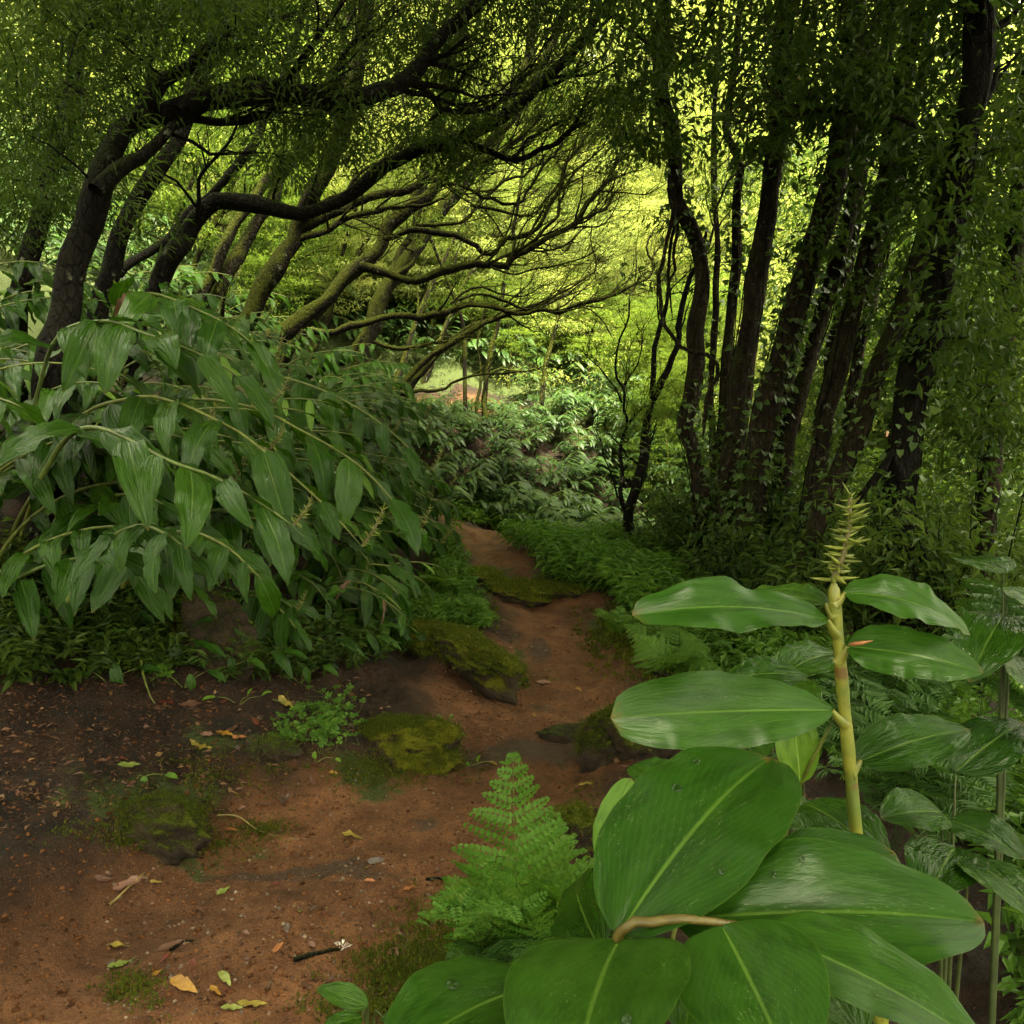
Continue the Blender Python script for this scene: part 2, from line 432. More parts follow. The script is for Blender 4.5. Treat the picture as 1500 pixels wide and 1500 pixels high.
def rock_mat(name, moss_amt, moss=(.085, .085, .006)):
    g = N(name); p = g.pos()
    n1 = g.noise(p, 9, 7, .65); n2 = g.noise(p, 3.4, 4); f = g.noise(p, 75, 4, .7)
    col = g.mix(g.smooth(n1, .3, .7), (.009, .007, .005), (.034, .023, .016))
    nz = g.n('SeparateXYZ', i={0: g.n('NewGeometry').outputs['Normal']}).outputs[2]
    m = g.smooth(g.math('ADD', g.math('MULTIPLY', nz, .55), g.math('ADD', g.math('MULTIPLY', g.math('SUBTRACT', n2, .5), 2.), g.math('MULTIPLY', g.math('SUBTRACT', f, .5), .9))), .62 - moss_amt, .95 - moss_amt)
    mc = g.mix(g.noise(p, 14, 5), tuple(c * .35 for c in moss), tuple(c * 1.6 for c in moss))
    col = g.mix(m, col, mc)
    h = g.math('ADD', n1, g.math('MULTIPLY', m, g.math('MULTIPLY', f, 1.1)))
    pb = g.n('BsdfPrincipled', i={'Base Color': col, 'Roughness': .9, 'Specular IOR Level': .08, 'Normal': g.bump(h, .9, .025)})
    return g.done(pb.outputs[0])

def plain_mat(name, cols, rough=.6, spec=.35, scale=30, bump=.2, trans=0, dim=False):
    g = N(name)
    at = g.attr('lc'); rz = g.n('SeparateXYZ', i={0: at.outputs['Vector']}).outputs[2]
    oi = g.n('ObjectInfo').outputs['Random']
    n = g.noise(g.obj(), scale, 4)
    f = g.math('FRACT', g.math('ADD', rz, g.math('MULTIPLY', oi, .6)))
    k = len(cols)
    col = g.ramp(f, [(i / max(k - 1, 1), c) for i, c in enumerate(cols)])
    col = g.mix(g.smooth(n, .35, .7), g.mix(1, col, (.6, .55, .5), 'MULTIPLY'), col) if not dim else g.mix(g.smooth(n, .35, .7), g.mix(1, col, (.35, .31, .28), 'MULTIPLY'), g.mix(1, col, (.5, .49, .5), 'MULTIPLY'))
    pb = g.n('BsdfPrincipled', i={'Base Color': col, 'Roughness': rough, 'Specular IOR Level': spec, 'Normal': g.bump(n, bump, .01)})
    sh = pb.outputs[0]
    if trans:
        tb = g.n('BsdfTranslucent', i={'Color': col}); sh = g.n('MixShader', i={0: trans, 1: sh, 2: tb.outputs[0]}).outputs[0]
    return g.done(sh)

def stem_mat(name):
    """ginger cane: green, yellow along the middle, ringed red brown at the nodes (along lc.y)"""
    g = N(name); at = g.attr('lc'); s = g.n('SeparateXYZ', i={0: at.outputs['Vector']}).outputs
    n = g.noise(g.obj(), 38, 5)
    col = g.mix(g.smooth(n, .3, .7), (.085, .10, .012), (.15, .145, .018))
    col = g.mix(g.smooth(g.noise(g.obj(), 9, 3), .45, .7), col, (.06, .085, .01))
    w = g.math('FRACT', g.math('MULTIPLY', s[1], 7.3))
    ring = g.math('SUBTRACT', 1, g.smooth(g.math('ABSOLUTE', g.math('SUBTRACT', w, .5)), .03, .075))
    ring = g.math('MULTIPLY', ring, g.smooth(n, .38, .55))
    col = g.mix(g.math('MULTIPLY', ring, .8), col, (.085, .030, .010))
    col = g.mix(g.math('MULTIPLY', g.smooth(g.noise(g.obj(), 120, 2), .64, .7), .7), col, (.06, .03, .012))
    pb = g.n('BsdfPrincipled', i={'Base Color': col, 'Roughness': .42, 'Specular IOR Level': .45, 'Normal': g.bump(n, .15, .004)})
    return g.done(pb.outputs[0])

M = {}
M['ginger'] = leaf_mat('ginger_leaf', [(.009, .030, .002), (.014, .043, .0026), (.023, .060, .0036), (.011, .036, .002)], .25, .22, .17, holes=.93, veins=1, spots=.2, tcol=2.2, midrib=(.08, .13, .022), vb=.08, bb=.5)
M['ginger_bank'] = leaf_mat('bank_ginger_leaf', [(.008, .026, .002), (.014, .040, .003), (.022, .054, .004)], .28, .42, .06, veins=1, tcol=2.0, midrib=(.07, .12, .02), bb=.3)
M['ginger_near'] = leaf_mat('near_ginger_leaf', [(.013, .045, .003), (.017, .053, .004), (.022, .062, .005)], .24, .32, .16, veins=1, spots=.75, midrib=(.085, .15, .022), tcol=2.0, vb=.018, bb=.15)
M['ginger_young'] = leaf_mat('young_ginger_leaf', [(.075, .16, .012), (.095, .175, .014)], .38, .45, .3, veins=1, spots=.3, midrib=(.24, .33, .07))
M['ginger_far'] = leaf_mat('far_ginger_leaf', [(.006, .018, .003), (.030, .060, .011), (.012, .030, .005), (.042, .075, .015)], .25, .45, .18, tcol=1.5)
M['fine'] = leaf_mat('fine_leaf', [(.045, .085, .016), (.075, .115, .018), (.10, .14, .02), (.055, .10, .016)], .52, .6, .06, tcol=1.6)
M['fine_back'] = leaf_mat('sunlit_tint_leaf', [(.12, .16, .050), (.18, .215, .066), (.26, .28, .095), (.15, .19, .055)], .55, .7, .08, tcol=1.5)  # leaf colour lightened and paled to carry sunlit haze
M['dark'] = leaf_mat('dark_leaf', [(.014, .028, .005), (.026, .044, .008), (.042, .064, .010)], .4, .5, .08, tcol=1.9)
M['broad'] = leaf_mat('broad_leaf', [(.016, .034, .006), (.030, .055, .009), (.052, .080, .011)], .38, .46, .12, tcol=1.8)
M['ivy'] = leaf_mat('ivy_leaf', [(.028, .055, .010), (.048, .085, .015), (.066, .11, .016)], .25, .45, .3, tcol=1.6)
M['herb'] = leaf_mat('herb_leaf', [(.036, .085, .009), (.062, .12, .012), (.046, .10, .010), (.082, .145, .014)], .35, .5, .15, tcol=1.6)
M['fern'] = leaf_mat('fern_leaf', [(.040, .105, .010), (.062, .135, .012), (.048, .118, .010), (.075, .13, .014)], .4, .55, .2, tcol=1.4)
M['fern_dark'] = leaf_mat('dark_fern_leaf', [(.024, .058, .010), (.036, .080, .013)], .3, .55, .2, tcol=1.4)
M['moss_tuft'] = leaf_mat('moss_tuft', [(.028, .04, .004), (.075, .08, .006), (.03, .054, .006), (.115, .11, .007)], .3, .8, .1)
M['bark_left'] = bark_mat('mossy_bark', (.005, .004, .0025), (.014, .011, .007), (.030, .034, .004), .72)
M['bark_dark'] = bark_mat('dark_bark', (.003, .0026, .002), (.008, .0065, .005), (.010, .013, .003), .30)
M['bark_right'] = bark_mat('ivy_tree_bark', (.009, .007, .005), (.030, .022, .014), (.022, .027, .005), .32)
M['bark_far'] = bark_mat('far_bark', (.012, .010, .006), (.035, .03, .018), (.04, .045, .006), .6)
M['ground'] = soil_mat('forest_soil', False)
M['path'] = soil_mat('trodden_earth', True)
M['rock_moss'] = rock_mat('moss_rock', .58)
M['rock_half'] = rock_mat('half_mossed_rock', .58, (.06, .07, .008))
M['rock_dark'] = rock_mat('dark_rock', .26, (.035, .045, .010))
M['cane'] = stem_mat('ginger_cane')
M['cane_brown'] = plain_mat('brown_cane', [(.07, .066, .012), (.10, .066, .016)], .45, scale=45)
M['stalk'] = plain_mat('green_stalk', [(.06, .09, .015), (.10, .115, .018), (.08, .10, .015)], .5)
M['stalk_dark'] = plain_mat('dark_stalk', [(.022, .038, .007), (.035, .048, .009)], .6)  # darker green than the other stalks
M['stalk_brown'] = plain_mat('brown_stalk', [(.10, .065, .02), (.16, .12, .03)], .5)
M['spike'] = plain_mat('seed_spike', [(.11, .15, .018), (.17, .19, .024), (.09, .12, .016)], .5, trans=.15)
M['spike_core'] = plain_mat('spike_core', [(.05, .055, .015), (.09, .07, .02)], .6)
M['flower'] = plain_mat('wilted_flower', [(.5, .25, .16), (.55, .33, .2)], .6, trans=.2)
M['litter'] = plain_mat('litter', [(.03, .014, .008), (.075, .030, .014), (.13, .055, .022), (.045, .024, .014), (.16, .085, .03)], .7, trans=.05)
M['grit'] = plain_mat('grit', [(.05, .03, .02), (.11, .06, .035), (.16, .11, .075), (.07, .05, .04)], .8)
for nm, c in dict(yellow=[(.36, .30, .05), (.42, .33, .06)], lime=[(.22, .30, .05), (.30, .36, .08)], orange=[(.50, .17, .06), (.45, .20, .07)], brown=[(.11, .048, .03), (.15, .07, .04)], pink=[(.30, .16, .12), (.25, .13, .10)], gold=[(.45, .25, .03), (.42, .22, .03)], red=[(.16, .03, .02), (.2, .045, .03)], grey=[(.16, .12, .10), (.12, .09, .08)]).items():
    M['fallen_' + nm] = plain_mat('fallen_' + nm, c, .5, scale=60, trans=.1, dim=True)
def water_mat():
    g = N('water_drop')
    pb = g.n('BsdfPrincipled', i={'Base Color': (1, 1, 1, 1), 'Roughness': .02, 'IOR': 1.33, 'Transmission Weight': 1.})
    return g.done(pb.outputs[0])
M['water'] = water_mat()
# ---------------------------------------------------------------- world and light
SUN_EL, SUN_AZ = EL, AZ        # azimuth measured from straight ahead towards the right
w = bpy.data.worlds.new('World'); scene.world = w; w.use_nodes = True
nt = w.node_tree; nt.nodes.clear()
sky = nt.nodes.new('ShaderNodeTexSky'); sky.sky_type = 'NISHITA'; sky.sun_disc = False
sky.sun_elevation = R(SUN_EL); sky.sun_rotation = R(SUN_AZ); sky.dust_density = 4; sky.air_density = 1.0; sky.ozone_density = .6
hs = nt.nodes.new('ShaderNodeHueSaturation'); hs.inputs['Saturation'].default_value = .12   # veiled sky
bg = nt.nodes.new('ShaderNodeBackground'); bg.inputs['Strength'].default_value = .15
wo = nt.nodes.new('ShaderNodeOutputWorld')
nt.links.new(sky.outputs[0], hs.inputs['Color']); tn = nt.nodes.new('ShaderNodeMix'); tn.data_type = 'RGBA'; tn.blend_type = 'MULTIPLY'; tn.inputs[0].default_value = 1; tn.inputs[7].default_value = (1, .96, .66, 1)
nt.links.new(hs.outputs[0], tn.inputs[6]); nt.links.new(tn.outputs[2], bg.inputs[0]); nt.links.new(bg.outputs[0], wo.inputs[0])
sd_ = bpy.data.lights.new('sun', 'SUN'); sd_.energy = 5.0; sd_.angle = R(12); sd_.color = (1., .93, .64)
sun = bpy.data.objects.new('sun', sd_); COL.objects.link(sun)
sv = Vector((math.sin(R(SUN_AZ)) * math.cos(R(SUN_EL)), math.cos(R(SUN_AZ)) * math.cos(R(SUN_EL)), math.sin(R(SUN_EL))))
sun.rotation_euler = sv.to_track_quat('Z', 'Y').to_euler()
vs = scene.view_settings; vs.view_transform = 'Standard'; vs.look = 'None'; vs.gamma = 1; vs.use_curve_mapping = False
vs.exposure = EXPOSURE
scene.cycles.max_bounces = 6; scene.cycles.transparent_max_bounces = 4; scene.cycles.diffuse_bounces = 4
scene.cycles.transmission_bounces = 4; scene.cycles.glossy_bounces = 2
scene.cycles.sample_clamp_indirect = 4
scene.cycles.use_denoising = DENOISE

# ---------------------------------------------------------------- ground and path
def axis(fine0, fine1, step, lo, hi, k=1.12):
    a = list(np.arange(fine0, fine1, step)); s = step
    while a[-1] < hi: s *= k; a.append(a[-1] + s)
    s = step
    while a[0] > lo: s *= k; a.insert(0, a[0] - s)
    return np.array(a)
gx = axis(-2.4, 1.8, .024, -110, 110); gy = axis(1.6, 7.2, .024, -60, 120, 1.045)
GX, GY = np.meshgrid(gx, gy)
GZ = height(GX, GY)
sdv = path_sd(GX, GY)
def spots(lst):
    a = np.zeros(GX.shape)
    for (u, v, d, rx, ry, s) in lst:
        c = P(u, v, d); a = np.maximum(a, s * np.exp(-(((GX - c[0]) / rx) ** 2 + ((GY - c[1]) / ry) ** 2)))
    return a
gp = lambda u, v: 1.55 * FPX * math.cos(0) / max(v - 600, 60)
moss = spots([(215, 1190, 3.2, .5, .35, .7), (540, 1135, 3.75, .30, .16, .75), (330, 1135, 3.7, .35, .2, .7), (300, 1240, 3.15, .3, .15, .55), (590, 1420, 2.4, .30, .16, .8), (680, 1370, 2.6, .35, .2, .85), (390, 1215, 3.2, .2, .12, .6),
              (200, 1440, 2.35, .2, .12, .5), (470, 1060, 4.2, .3, .2, .6), (900, 930, 6.2, .35, .5, .8), (980, 965, 5.3, .4, .5, .8), (820, 860, 7.4, .4, .5, .8), (730, 865, 7.4, .3, .4, .75), (650, 885, 6.9, .35, .5, .7), (760, 960, 5.6, .1, .5, .6), (880, 860, 7.8, .3, .4, .8)])
moss = np.maximum(moss, np.clip((GY - 7) / 4, 0, 1) * np.clip(sdv / .4, 0, 1) * .6)
moss = np.maximum(moss, np.clip((np.hypot(GX, GY) - 14) / 3, 0, 1) * np.clip(sdv / .4, 0, 1) * .9)
moss = moss * (1 - .85 * np.clip(1 - np.abs(GY - 13.3) / 1.5, 0, 1) ** .5 * np.clip((4 - np.abs(GX)) / 1, 0, 1))  # moss thinned on the far bank; dark soil stands in for shaded gaps
moss = np.maximum(moss, np.clip((-GX - 3.2) / 1., 0, 1) * .85)
rock = spots([(800, 1060, 4.2, .42, .16, .9), (700, 1080, 4.1, .3, .1, .7), (410, 1245, 3.05, .5, .05, .8), (500, 1270, 3.0, .3, .05, .7), (790, 955, 5.7, .12, .3, .8), (620, 1180, 3.4, .12, .12, .6), (790, 1010, 4.8, .2, .15, .6), (800, 900, 6.6, .3, .1, .5)])
ny_, nx_ = GX.shape
VV = np.stack([GX, GY, GZ], -1).reshape(-1, 3)
ii = (np.arange(ny_ - 1)[:, None] * nx_ + np.arange(nx_ - 1)[None])
FF = np.stack([ii, ii + 1, ii + nx_ + 1, ii + nx_], -1)
inside = (sdv[:-1, :-1] < 0) & (sdv[1:, 1:] < 0)
def ground_part(name, F, mat):
    used = np.unique(F); remap = np.full(len(VV), -1); remap[used] = np.arange(len(used))
    me = make_mesh(name, VV[used], remap[F], mat, None, True, dict(sd=sdv.ravel()[used], moss=moss.ravel()[used], rock=rock.ravel()[used]))
    return tag(link(name, me), kind='structure')
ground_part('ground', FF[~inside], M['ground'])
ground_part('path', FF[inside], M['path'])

def height(x, y):
    """height of the ground mesh itself"""
    x = np.asarray(x, float); y = np.asarray(y, float)
    i = np.clip(np.searchsorted(gx, x) - 1, 0, len(gx) - 2); j = np.clip(np.searchsorted(gy, y) - 1, 0, len(gy) - 2)
    a = np.clip((x - gx[i]) / (gx[i + 1] - gx[i]), 0, 1); b = np.clip((y - gy[j]) / (gy[j + 1] - gy[j]), 0, 1)
    return (GZ[j, i] * (1 - a) + GZ[j, i + 1] * a) * (1 - b) + (GZ[j + 1, i] * (1 - a) + GZ[j + 1, i + 1] * a) * b
def H(x, y):
    return float(height(x, y))

# ---------------------------------------------------------------- trees traced from the photograph
def wpts(pts, d0, d1):
    """photo points -> world points, depth running from d0 to d1 (or given per point)"""
    n = len(pts); o = []
    cum = np.r_[0, np.cumsum([math.hypot(b[0] - a[0], b[1] - a[1]) for a, b in zip(pts[:-1], pts[1:])])]
    for i, p in enumerate(pts):
        d = p[2] if len(p) > 2 else d0 + (d1 - d0) * cum[i] / max(cum[-1], 1e-6)
        o.append(P(p[0], p[1], d))
    return np.array(o)

def wobble(pts, amp, f=1.0):
    n = len(pts); s = np.linspace(0, 1, n) * n * .35 * f; k = rng.random(3) * 50
    return pts + amp * np.stack([vnoise(s + k[0], s * 0 + 3), vnoise(s + k[1], s * 0 + 7), vnoise(s + k[2], s * 0 + 11)], -1) * np.sin(np.linspace(0, np.pi, n))[:, None] ** .5

class Skel:
    """points of a tree's wood with their radius, to hang twigs on"""
    def __init__(s): s.p = []; s.r = []; s.o = []; s.cur = 0; s.hit = 0
    def add(s, p, r): s.p.extend(p); s.r.extend(np.broadcast_to(r, (len(p),))); s.o.extend([s.cur] * len(p))
    def nearest(s, q, minr=0.004):
        if not hasattr(s, 'A') or len(s.A) != len(s.p): s.A = np.array(s.p); s.B = np.array(s.r)
        d = np.linalg.norm(s.A - q, axis=1) - np.minimum(s.A[:, 2] * 0, 0)
        i = int(np.argmin(d)); s.hit = s.o[i]; return s.A[i], s.B[i], d[i]

def limb(mb, sk, pts, d, w0, w1, sides=10, lump=.12, gnarl=.05, res=.11):
    """traced limb; w0, w1 = width in photo pixels at its two ends"""
    W = wpts(pts, *d); n = max(6, int(np.linalg.norm(np.diff(W, axis=0), axis=1).sum() / res))
    c = wobble(wobble(catmull(W, n), gnarl), gnarl * .55, 2.6)
    r = np.linspace(w0 * d[0], w1 * d[1], n) / FPX / 2
    r = r * (1 + .10 * vnoise(np.arange(n) * .45 + rng.random() * 99, np.zeros(n)) * 2)
    mb.add(*tube(c, r, sides, lump, rng.random())); sk.add(c, r)
    return c, r

def root_down(W, r0):
    """carry the first traced point down to the soil, with a flare at the foot"""
    p = W[0].copy(); t = norm(W[0] - W[min(3, len(W) - 1)]); out = []; 
    for k in range(40):
        t = norm(t * .8 + np.array([0, 0, -1]) * .25); p = p + t * .15; out.append(p.copy())
        if p[2] < H(p[0], p[1]) - .15: break
    return np.array(out[::-1])

def twigs_from(mb, sk, parent, r, n, length, spread=.8, bias=(.5, 0, .5), lvl=2, t0=.25, rr=.45, mind=.0035):
    """side branches that leave a limb and fork again; returns their tips"""
    tips = []
    for k in range(n):
        i = int(len(parent) * (t0 + (1 - t0) * rng.random() ** .8)); i = min(i, len(parent) - 2)
        tan = norm(parent[min(i + 1, len(parent) - 1)] - parent[max(i - 1, 0)])
        dr = norm(tan * .7 + rng.normal(size=3) * spread * .6 + np.array(bias) * .7)
        L = length * (.5 + rng.random()); m = max(5, int(L / .09)); p = parent[i].copy(); c = [p]
        for q in range(m):
            dr = norm(dr + rng.normal(size=3) * .17 + np.array(bias) * .07); p = p + dr * L / m; c.append(p)
        c = np.array(c); r0 = max(mind, r[i] * rr); rad = np.linspace(r0, max(mind * .6, r0 * .28), len(c))
        mb.add(*tube(c, rad, 5 if r0 < .02 else 7, .1, rng.random())); sk.add(c[1:], rad[1:])
        if lvl > 0:
            tips += twigs_from(mb, sk, c, rad, 3, length * .55, spread, bias, lvl - 1, .35, .62, mind * .8)
        tips.append(c[-1])
    return tips

def spray(center, rad, n, L, W, flat=.35, droop=.5, dirbias=(0, 0, 0)):
    """leaves of one spray: a loose flattened clump, leaves pointing outwards and down"""
    a = rng.random(n) * 6.283; q = rad * np.sqrt(rng.random(n)); z = rng.normal(size=n) * rad * flat * .5
    off = np.stack([np.cos(a) * q, np.sin(a) * q, z], -1)
    pos = np.asarray(center) + off
    d = norm(off * np.array([1, 1, .3]) / rad + rng.normal(size=(n, 3)) * .55 + np.array([0, 0, -droop]) + np.asarray(dirbias))
    nr = norm(rng.normal(size=(n, 3)) * .45 + np.array([0, 0, 1.]))
    return pos, d, nr, L * (.6 + .8 * rng.random(n)), W * (.6 + .8 * rng.random(n))

class Leaves:
    def __init__(s): s.a = [[], [], [], [], [], []]
    def add(s, pos, d, nr, L, W, rnd=None):
        if rnd is None: rnd = np.clip(rng.random() * .6 + rng.random(len(pos)) * .4, 0, 1)
        for k, v in zip(s.a, (pos, d, nr, L, W, rnd)): k.append(v)
    def mesh(s, name, mat, off=(0, 0, 0)):
        V, F, lc = small_leaves(*[np.concatenate(k) for k in s.a])
        return make_mesh(name, V - np.asarray(off), F, mat, lc, False)
    def build(s, name, mat, parent):
        if s.a[0]: return link(name, s.mesh(name, mat, parent['_o']), parent)

def crown_regions(mb, sk, lv, regions, leaf, rootr=.35):
    """fills parts of the crown: (u0,u1,v0,v1,d0,d1,count,leaves,radius). Each clump hangs on a twig from the nearest wood"""
    L, W, flat, droop = leaf
    for (u0, u1, v0, v1, d0, d1, cnt, nl, rad) in regions:
        for k in range(cnt):
            q = P(u0 + (u1 - u0) * rng.random(), v0 + (v1 - v0) * rng.random(), d0 + (d1 - d0) * rng.random())
            a, r, dist = sk.nearest(q)
            m = max(4, int(dist / .12)); t = np.linspace(0, 1, m)[:, None]
            mid = (a + q) / 2 + rng.normal(size=3) * dist * .14 + np.array([0, 0, -.05 * dist])
            c = (1 - t) ** 2 * a + 2 * t * (1 - t) * mid + t * t * q
            c = wobble(c, .10 * min(dist, .8))
            r0 = min(r * .7, .005 + .009 * dist); 
            sk.cur = sk.hit; mb[sk.hit].add(*tube(c, np.linspace(r0, .003, m), 5, 0, rng.random())); sk.add(c[m // 2:], .006)
            for j in range(3):
                cc = q + rng.normal(size=3) * rad * np.array([.6, .6, .3])
                lv.add(*spray(cc, rad * (.6 + .5 * rng.random()), nl // 3, L, W, flat, droop))

TREES = {}
def tree(key, name, label, trunk, d, w, bark, limbs=(), twigs=None, crown=None, leafmat='fine', leaf=(.085, .014, .5, .5), group=None, grow=None, ivy=0, sides=12, res=.11, gnarl=.09, rooted=True, over=0, ext=3.2):
    W = wpts(trunk, *d)
    r_first = w[0] * d[0] / FPX / 2
    foot = root_down(catmull(W, 24), r_first) if rooted else np.zeros((0, 3))
    full = np.vstack([foot, W]) if len(foot) else W
    if over:   # upper trunk and crown carried on above the view, added for their shade
        t_ = norm(W[-1] - W[-2]); p_ = W[-1]; more = []
        for k in range(4):
            t_ = norm(t_ + np.array([0, -.12, .35])); p_ = p_ + t_ * ext / 4; more.append(p_.copy())
        full = np.vstack([full, more])
    base = full[0].copy(); base[2] = H(base[0], base[1]) if rooted else base[2]
    e = thing(name, label, 'tree', base, group)
    sk = Skel(); mt, mbr, lv = MB(), MB(), Leaves(); own = [mt]
    n = max(8, int(np.linalg.norm(np.diff(full, axis=0), axis=1).sum() / res))
    c = wobble(catmull(full, n), gnarl)
    cut = max(1, int(n * len(foot) / max(len(full), 1)))
    lens = np.r_[0, np.cumsum(np.linalg.norm(np.diff(c, axis=0), axis=1))]
    r = np.interp(lens, [0, lens[-1]], [r_first * 1.08, w[1] * d[1] / FPX / 2]) * (1 + .55 * np.exp(-lens / .28))
    r = r * (1 + .16 * vnoise(np.arange(n) * .4 + rng.random() * 99, np.zeros(n)))
    mt.add(*tube(c, r, sides, .16, rng.random())); sk.add(c, r)
    allc = [(c, r)]
    for lb in limbs:
        pts, dd, ww = lb[:3]; own.append(MB()); sk.cur = len(own) - 1
        allc.append(limb(own[-1], sk, pts, dd, ww[0], ww[1], 9, .12, gnarl))
    tips = []
    if twigs:
        for (idx, n_, L_, t0) in twigs:
            cc, rr = allc[idx]; sk.cur = idx
            tips += twigs_from(own[idx], sk, cc, rr, n_, L_, t0=t0, **(grow or {}))
    if crown: crown_regions(own, sk, lv, crown, leaf)
    if over:  # added crown clumps lifted out of view, spread to shade what lies below
        for k in range(over):
            q = c[int(len(c) * (.80 + .19 * rng.random()))] + np.array([1.6, 2.2, .8]) * rng.normal(size=3) + np.array([0, -1.9, 1.0])
            lim = CAM_H + q[1] * .60 + .2
            if q[1] > .3 and q[2] < lim: q[2] = lim + .5 * rng.random()
            a, r_, dist = sk.nearest(q); mm = 7; tt = np.linspace(0, 1, mm)[:, None]; md = (a + q) / 2 + rng.normal(size=3) * dist * .12
            cc = (1 - tt) ** 2 * a + 2 * tt * (1 - tt) * md + tt * tt * q
            sk.cur = sk.hit; own[sk.hit].add(*tube(cc, np.linspace(min(r_ * .7, .006 + .008 * dist), .004, mm), 5, 0, .5)); sk.add(cc[3:], .008)
            for j in range(4): lv.add(*spray(q + rng.normal(size=3) * np.array([.4, .4, .2]), .42, 48, leaf[0] * 1.35, leaf[1] * 1.5, .35, .4))
    mt.build('trunk', M[bark], e)
    for b_ in own[1:]: b_.build('branch', M[bark], e)
    lv.build('crown', M[leafmat], e)
    if ivy: add_ivy(e, c, r, ivy)
    TREES[key] = (e, allc, tips)
    return e

def add_ivy(e, c, r, n, lo=0., hi=.75, size=(.038, .08)):
    n = int(n * 3.2)
    """heart shaped climbing leaves standing off the bark, with their creeping stems"""
    mb = MB(); m = len(c)
    for s in range(3):
        ph = rng.random() * 6.28; k0, k1 = int(m * lo), int(m * (hi * (.7 + .3 * rng.random())))
        idx = np.arange(k0, max(k1, k0 + 4)); a = ph + .10 * idx * (1 if s % 2 else -1) + .4 * np.sin(idx * .35)
        t = norm(np.gradient(c, axis=0))[idx]; u = norm(np.cross(t, [0, 1, .01])); v = np.cross(t, u)
        q = c[idx] + (r[idx] * 1.06)[:, None] * (np.cos(a)[:, None] * u + np.sin(a)[:, None] * v)
        mb.add(*tube(q, np.full(len(q), .006), 4, 0, .3))
    st = mb.build('ivy', M['bark_dark'], e)
    # clumped leaves
    i = lo + (hi - lo) * rng.random(n) ** 1.2
    keep = (fbm(i * 9 + rng.random() * 40, i * 0 + 2, 2) + .25) > rng.random(n) * .5 - .12
    i = i[keep]; n = len(i)
    k = np.clip((i * (m - 1)).astype(int), 1, m - 2); t = norm(c[k + 1] - c[k - 1]); u = norm(np.cross(t, [0, 1, .01])); v = np.cross(t, u)
    a = rng.random(n) * 6.283
    out = np.cos(a)[:, None] * u + np.sin(a)[:, None] * v
    pos = c[k] + out * (r[k] * (1.02 + .35 * rng.random(n)) + .01 + .05 * rng.random(n) ** 2)[:, None] + rng.normal(size=(n, 3)) * .015
    d = norm(out * .55 + rng.normal(size=(n, 3)) * .5 + np.array([0, 0, -.5])); nr = norm(out * .6 + np.array([0, 0, .7]) + rng.normal(size=(n, 3)) * .35)
    S = size[0] + (size[1] - size[0]) * rng.random(n)
    s = norm(np.cross(d, nr)); uu = np.cross(s, d); S = S[:, None]
    V = np.stack([pos, pos + s * S * .42 - d * S * .10 + uu * S * .1, pos + s * S * .36 + d * S * .42 + uu * S * .06, pos + d * S, pos - s * S * .36 + d * S * .42 + uu * S * .06, pos - s * S * .42 - d * S * .10 + uu * S * .1], 1).reshape(-1, 3)
    b = np.arange(n)[:, None] * 6
    F = np.concatenate([b + np.array([[0, 1, 2, 3]]), b + np.array([[0, 3, 4, 5]])])
    lc = np.zeros((n, 6, 3)); lc[:, :, 2] = rng.random(n)[:, None]
    me = make_mesh('ivy_leaf', V - np.array(e['_o']), F, M['ivy'], lc.reshape(-1, 3), False)
    o = link('leaves', me, st)

FINE = (.075, .0125, .45, .45)
G_L = 'leaning mossy trees on the left slope'
G_R = 'ivy-clad trees right of the path'

tree('L1', 'leaning_tree', 'big black limb arching over the upper left, nearest and thickest of the leaning trees',
     [(84, 500), (104, 400), (126, 310), (150, 256), (174, 208), (210, 172), (254, 160), (286, 152), (330, 158), (366, 150), (406, 140), (454, 144), (510, 150), (548, 140), (590, 118)], (4.6, 5.4), (46, 9), 'bark_dark',
     limbs=[([(140, 280), (182, 240), (206, 224), (238, 204), (270, 192), (310, 184), (350, 182), (374, 172), (420, 150), (470, 120)], (4.7, 5.6), (22, 6)),
            ([(250, 196), (286, 216), (318, 230), (352, 221), (400, 225)], (5.1, 5.3), (7, 3)),
            ([(260, 160), (302, 140), (330, 128), (374, 116), (398, 130), (454, 122), (494, 92), (540, 50)], (5, 5.8), (13, 5)),
            ([(200, 176), (240, 120), (290, 80), (320, 40), (360, -20)], (4.9, 5.2), (20, 8)),
            ([(150, 256), (160, 200), (200, 150), (216, 90), (230, 36), (242, -10)], (4.9, 6), (16, 8)),
            ([(590, 118), (618, 128), (634, 152), (654, 160), (690, 164), (718, 158), (750, 140), (790, 96)], (5.4, 6), (9, 5)),
            ([(630, 176), (662, 148), (682, 116), (698, 88), (720, 40)], (5.6, 6), (5, 3))],
     twigs=[(0, 16, .5, .45), (1, 8, .5, .4), (3, 7, .5, .3), (4, 8, .5, .3), (5, 5, .5, .2), (6, 10, .45, .2)], grow=dict(bias=(.5, -.1, .3), lvl=2),
     crown=[(120, 420, -60, 60, 4.4, 6.2, 34, 150, .28), (380, 700, -60, 90, 4.8, 6.6, 24, 150, .28), (150, 330, 40, 150, 4.6, 5.6, 14, 120, .24), (430, 560, 110, 190, 5, 5.8, 12, 130, .22), (560, 720, 80, 160, 5.4, 6.4, 12, 120, .24), (0, 150, -50, 200, 4.4, 5.6, 24, 150, .3), (-60, 110, 180, 400, 5.4, 6.6, 16, 140, .3), (400, 600, 170, 240, 5, 5.8, 7, 100, .18), (640, 900, -80, 40, 5, 6.5, 26, 140, .3)],
     leafmat='dark', leaf=(.07, .013, .5, .5), over=93, group=G_L)

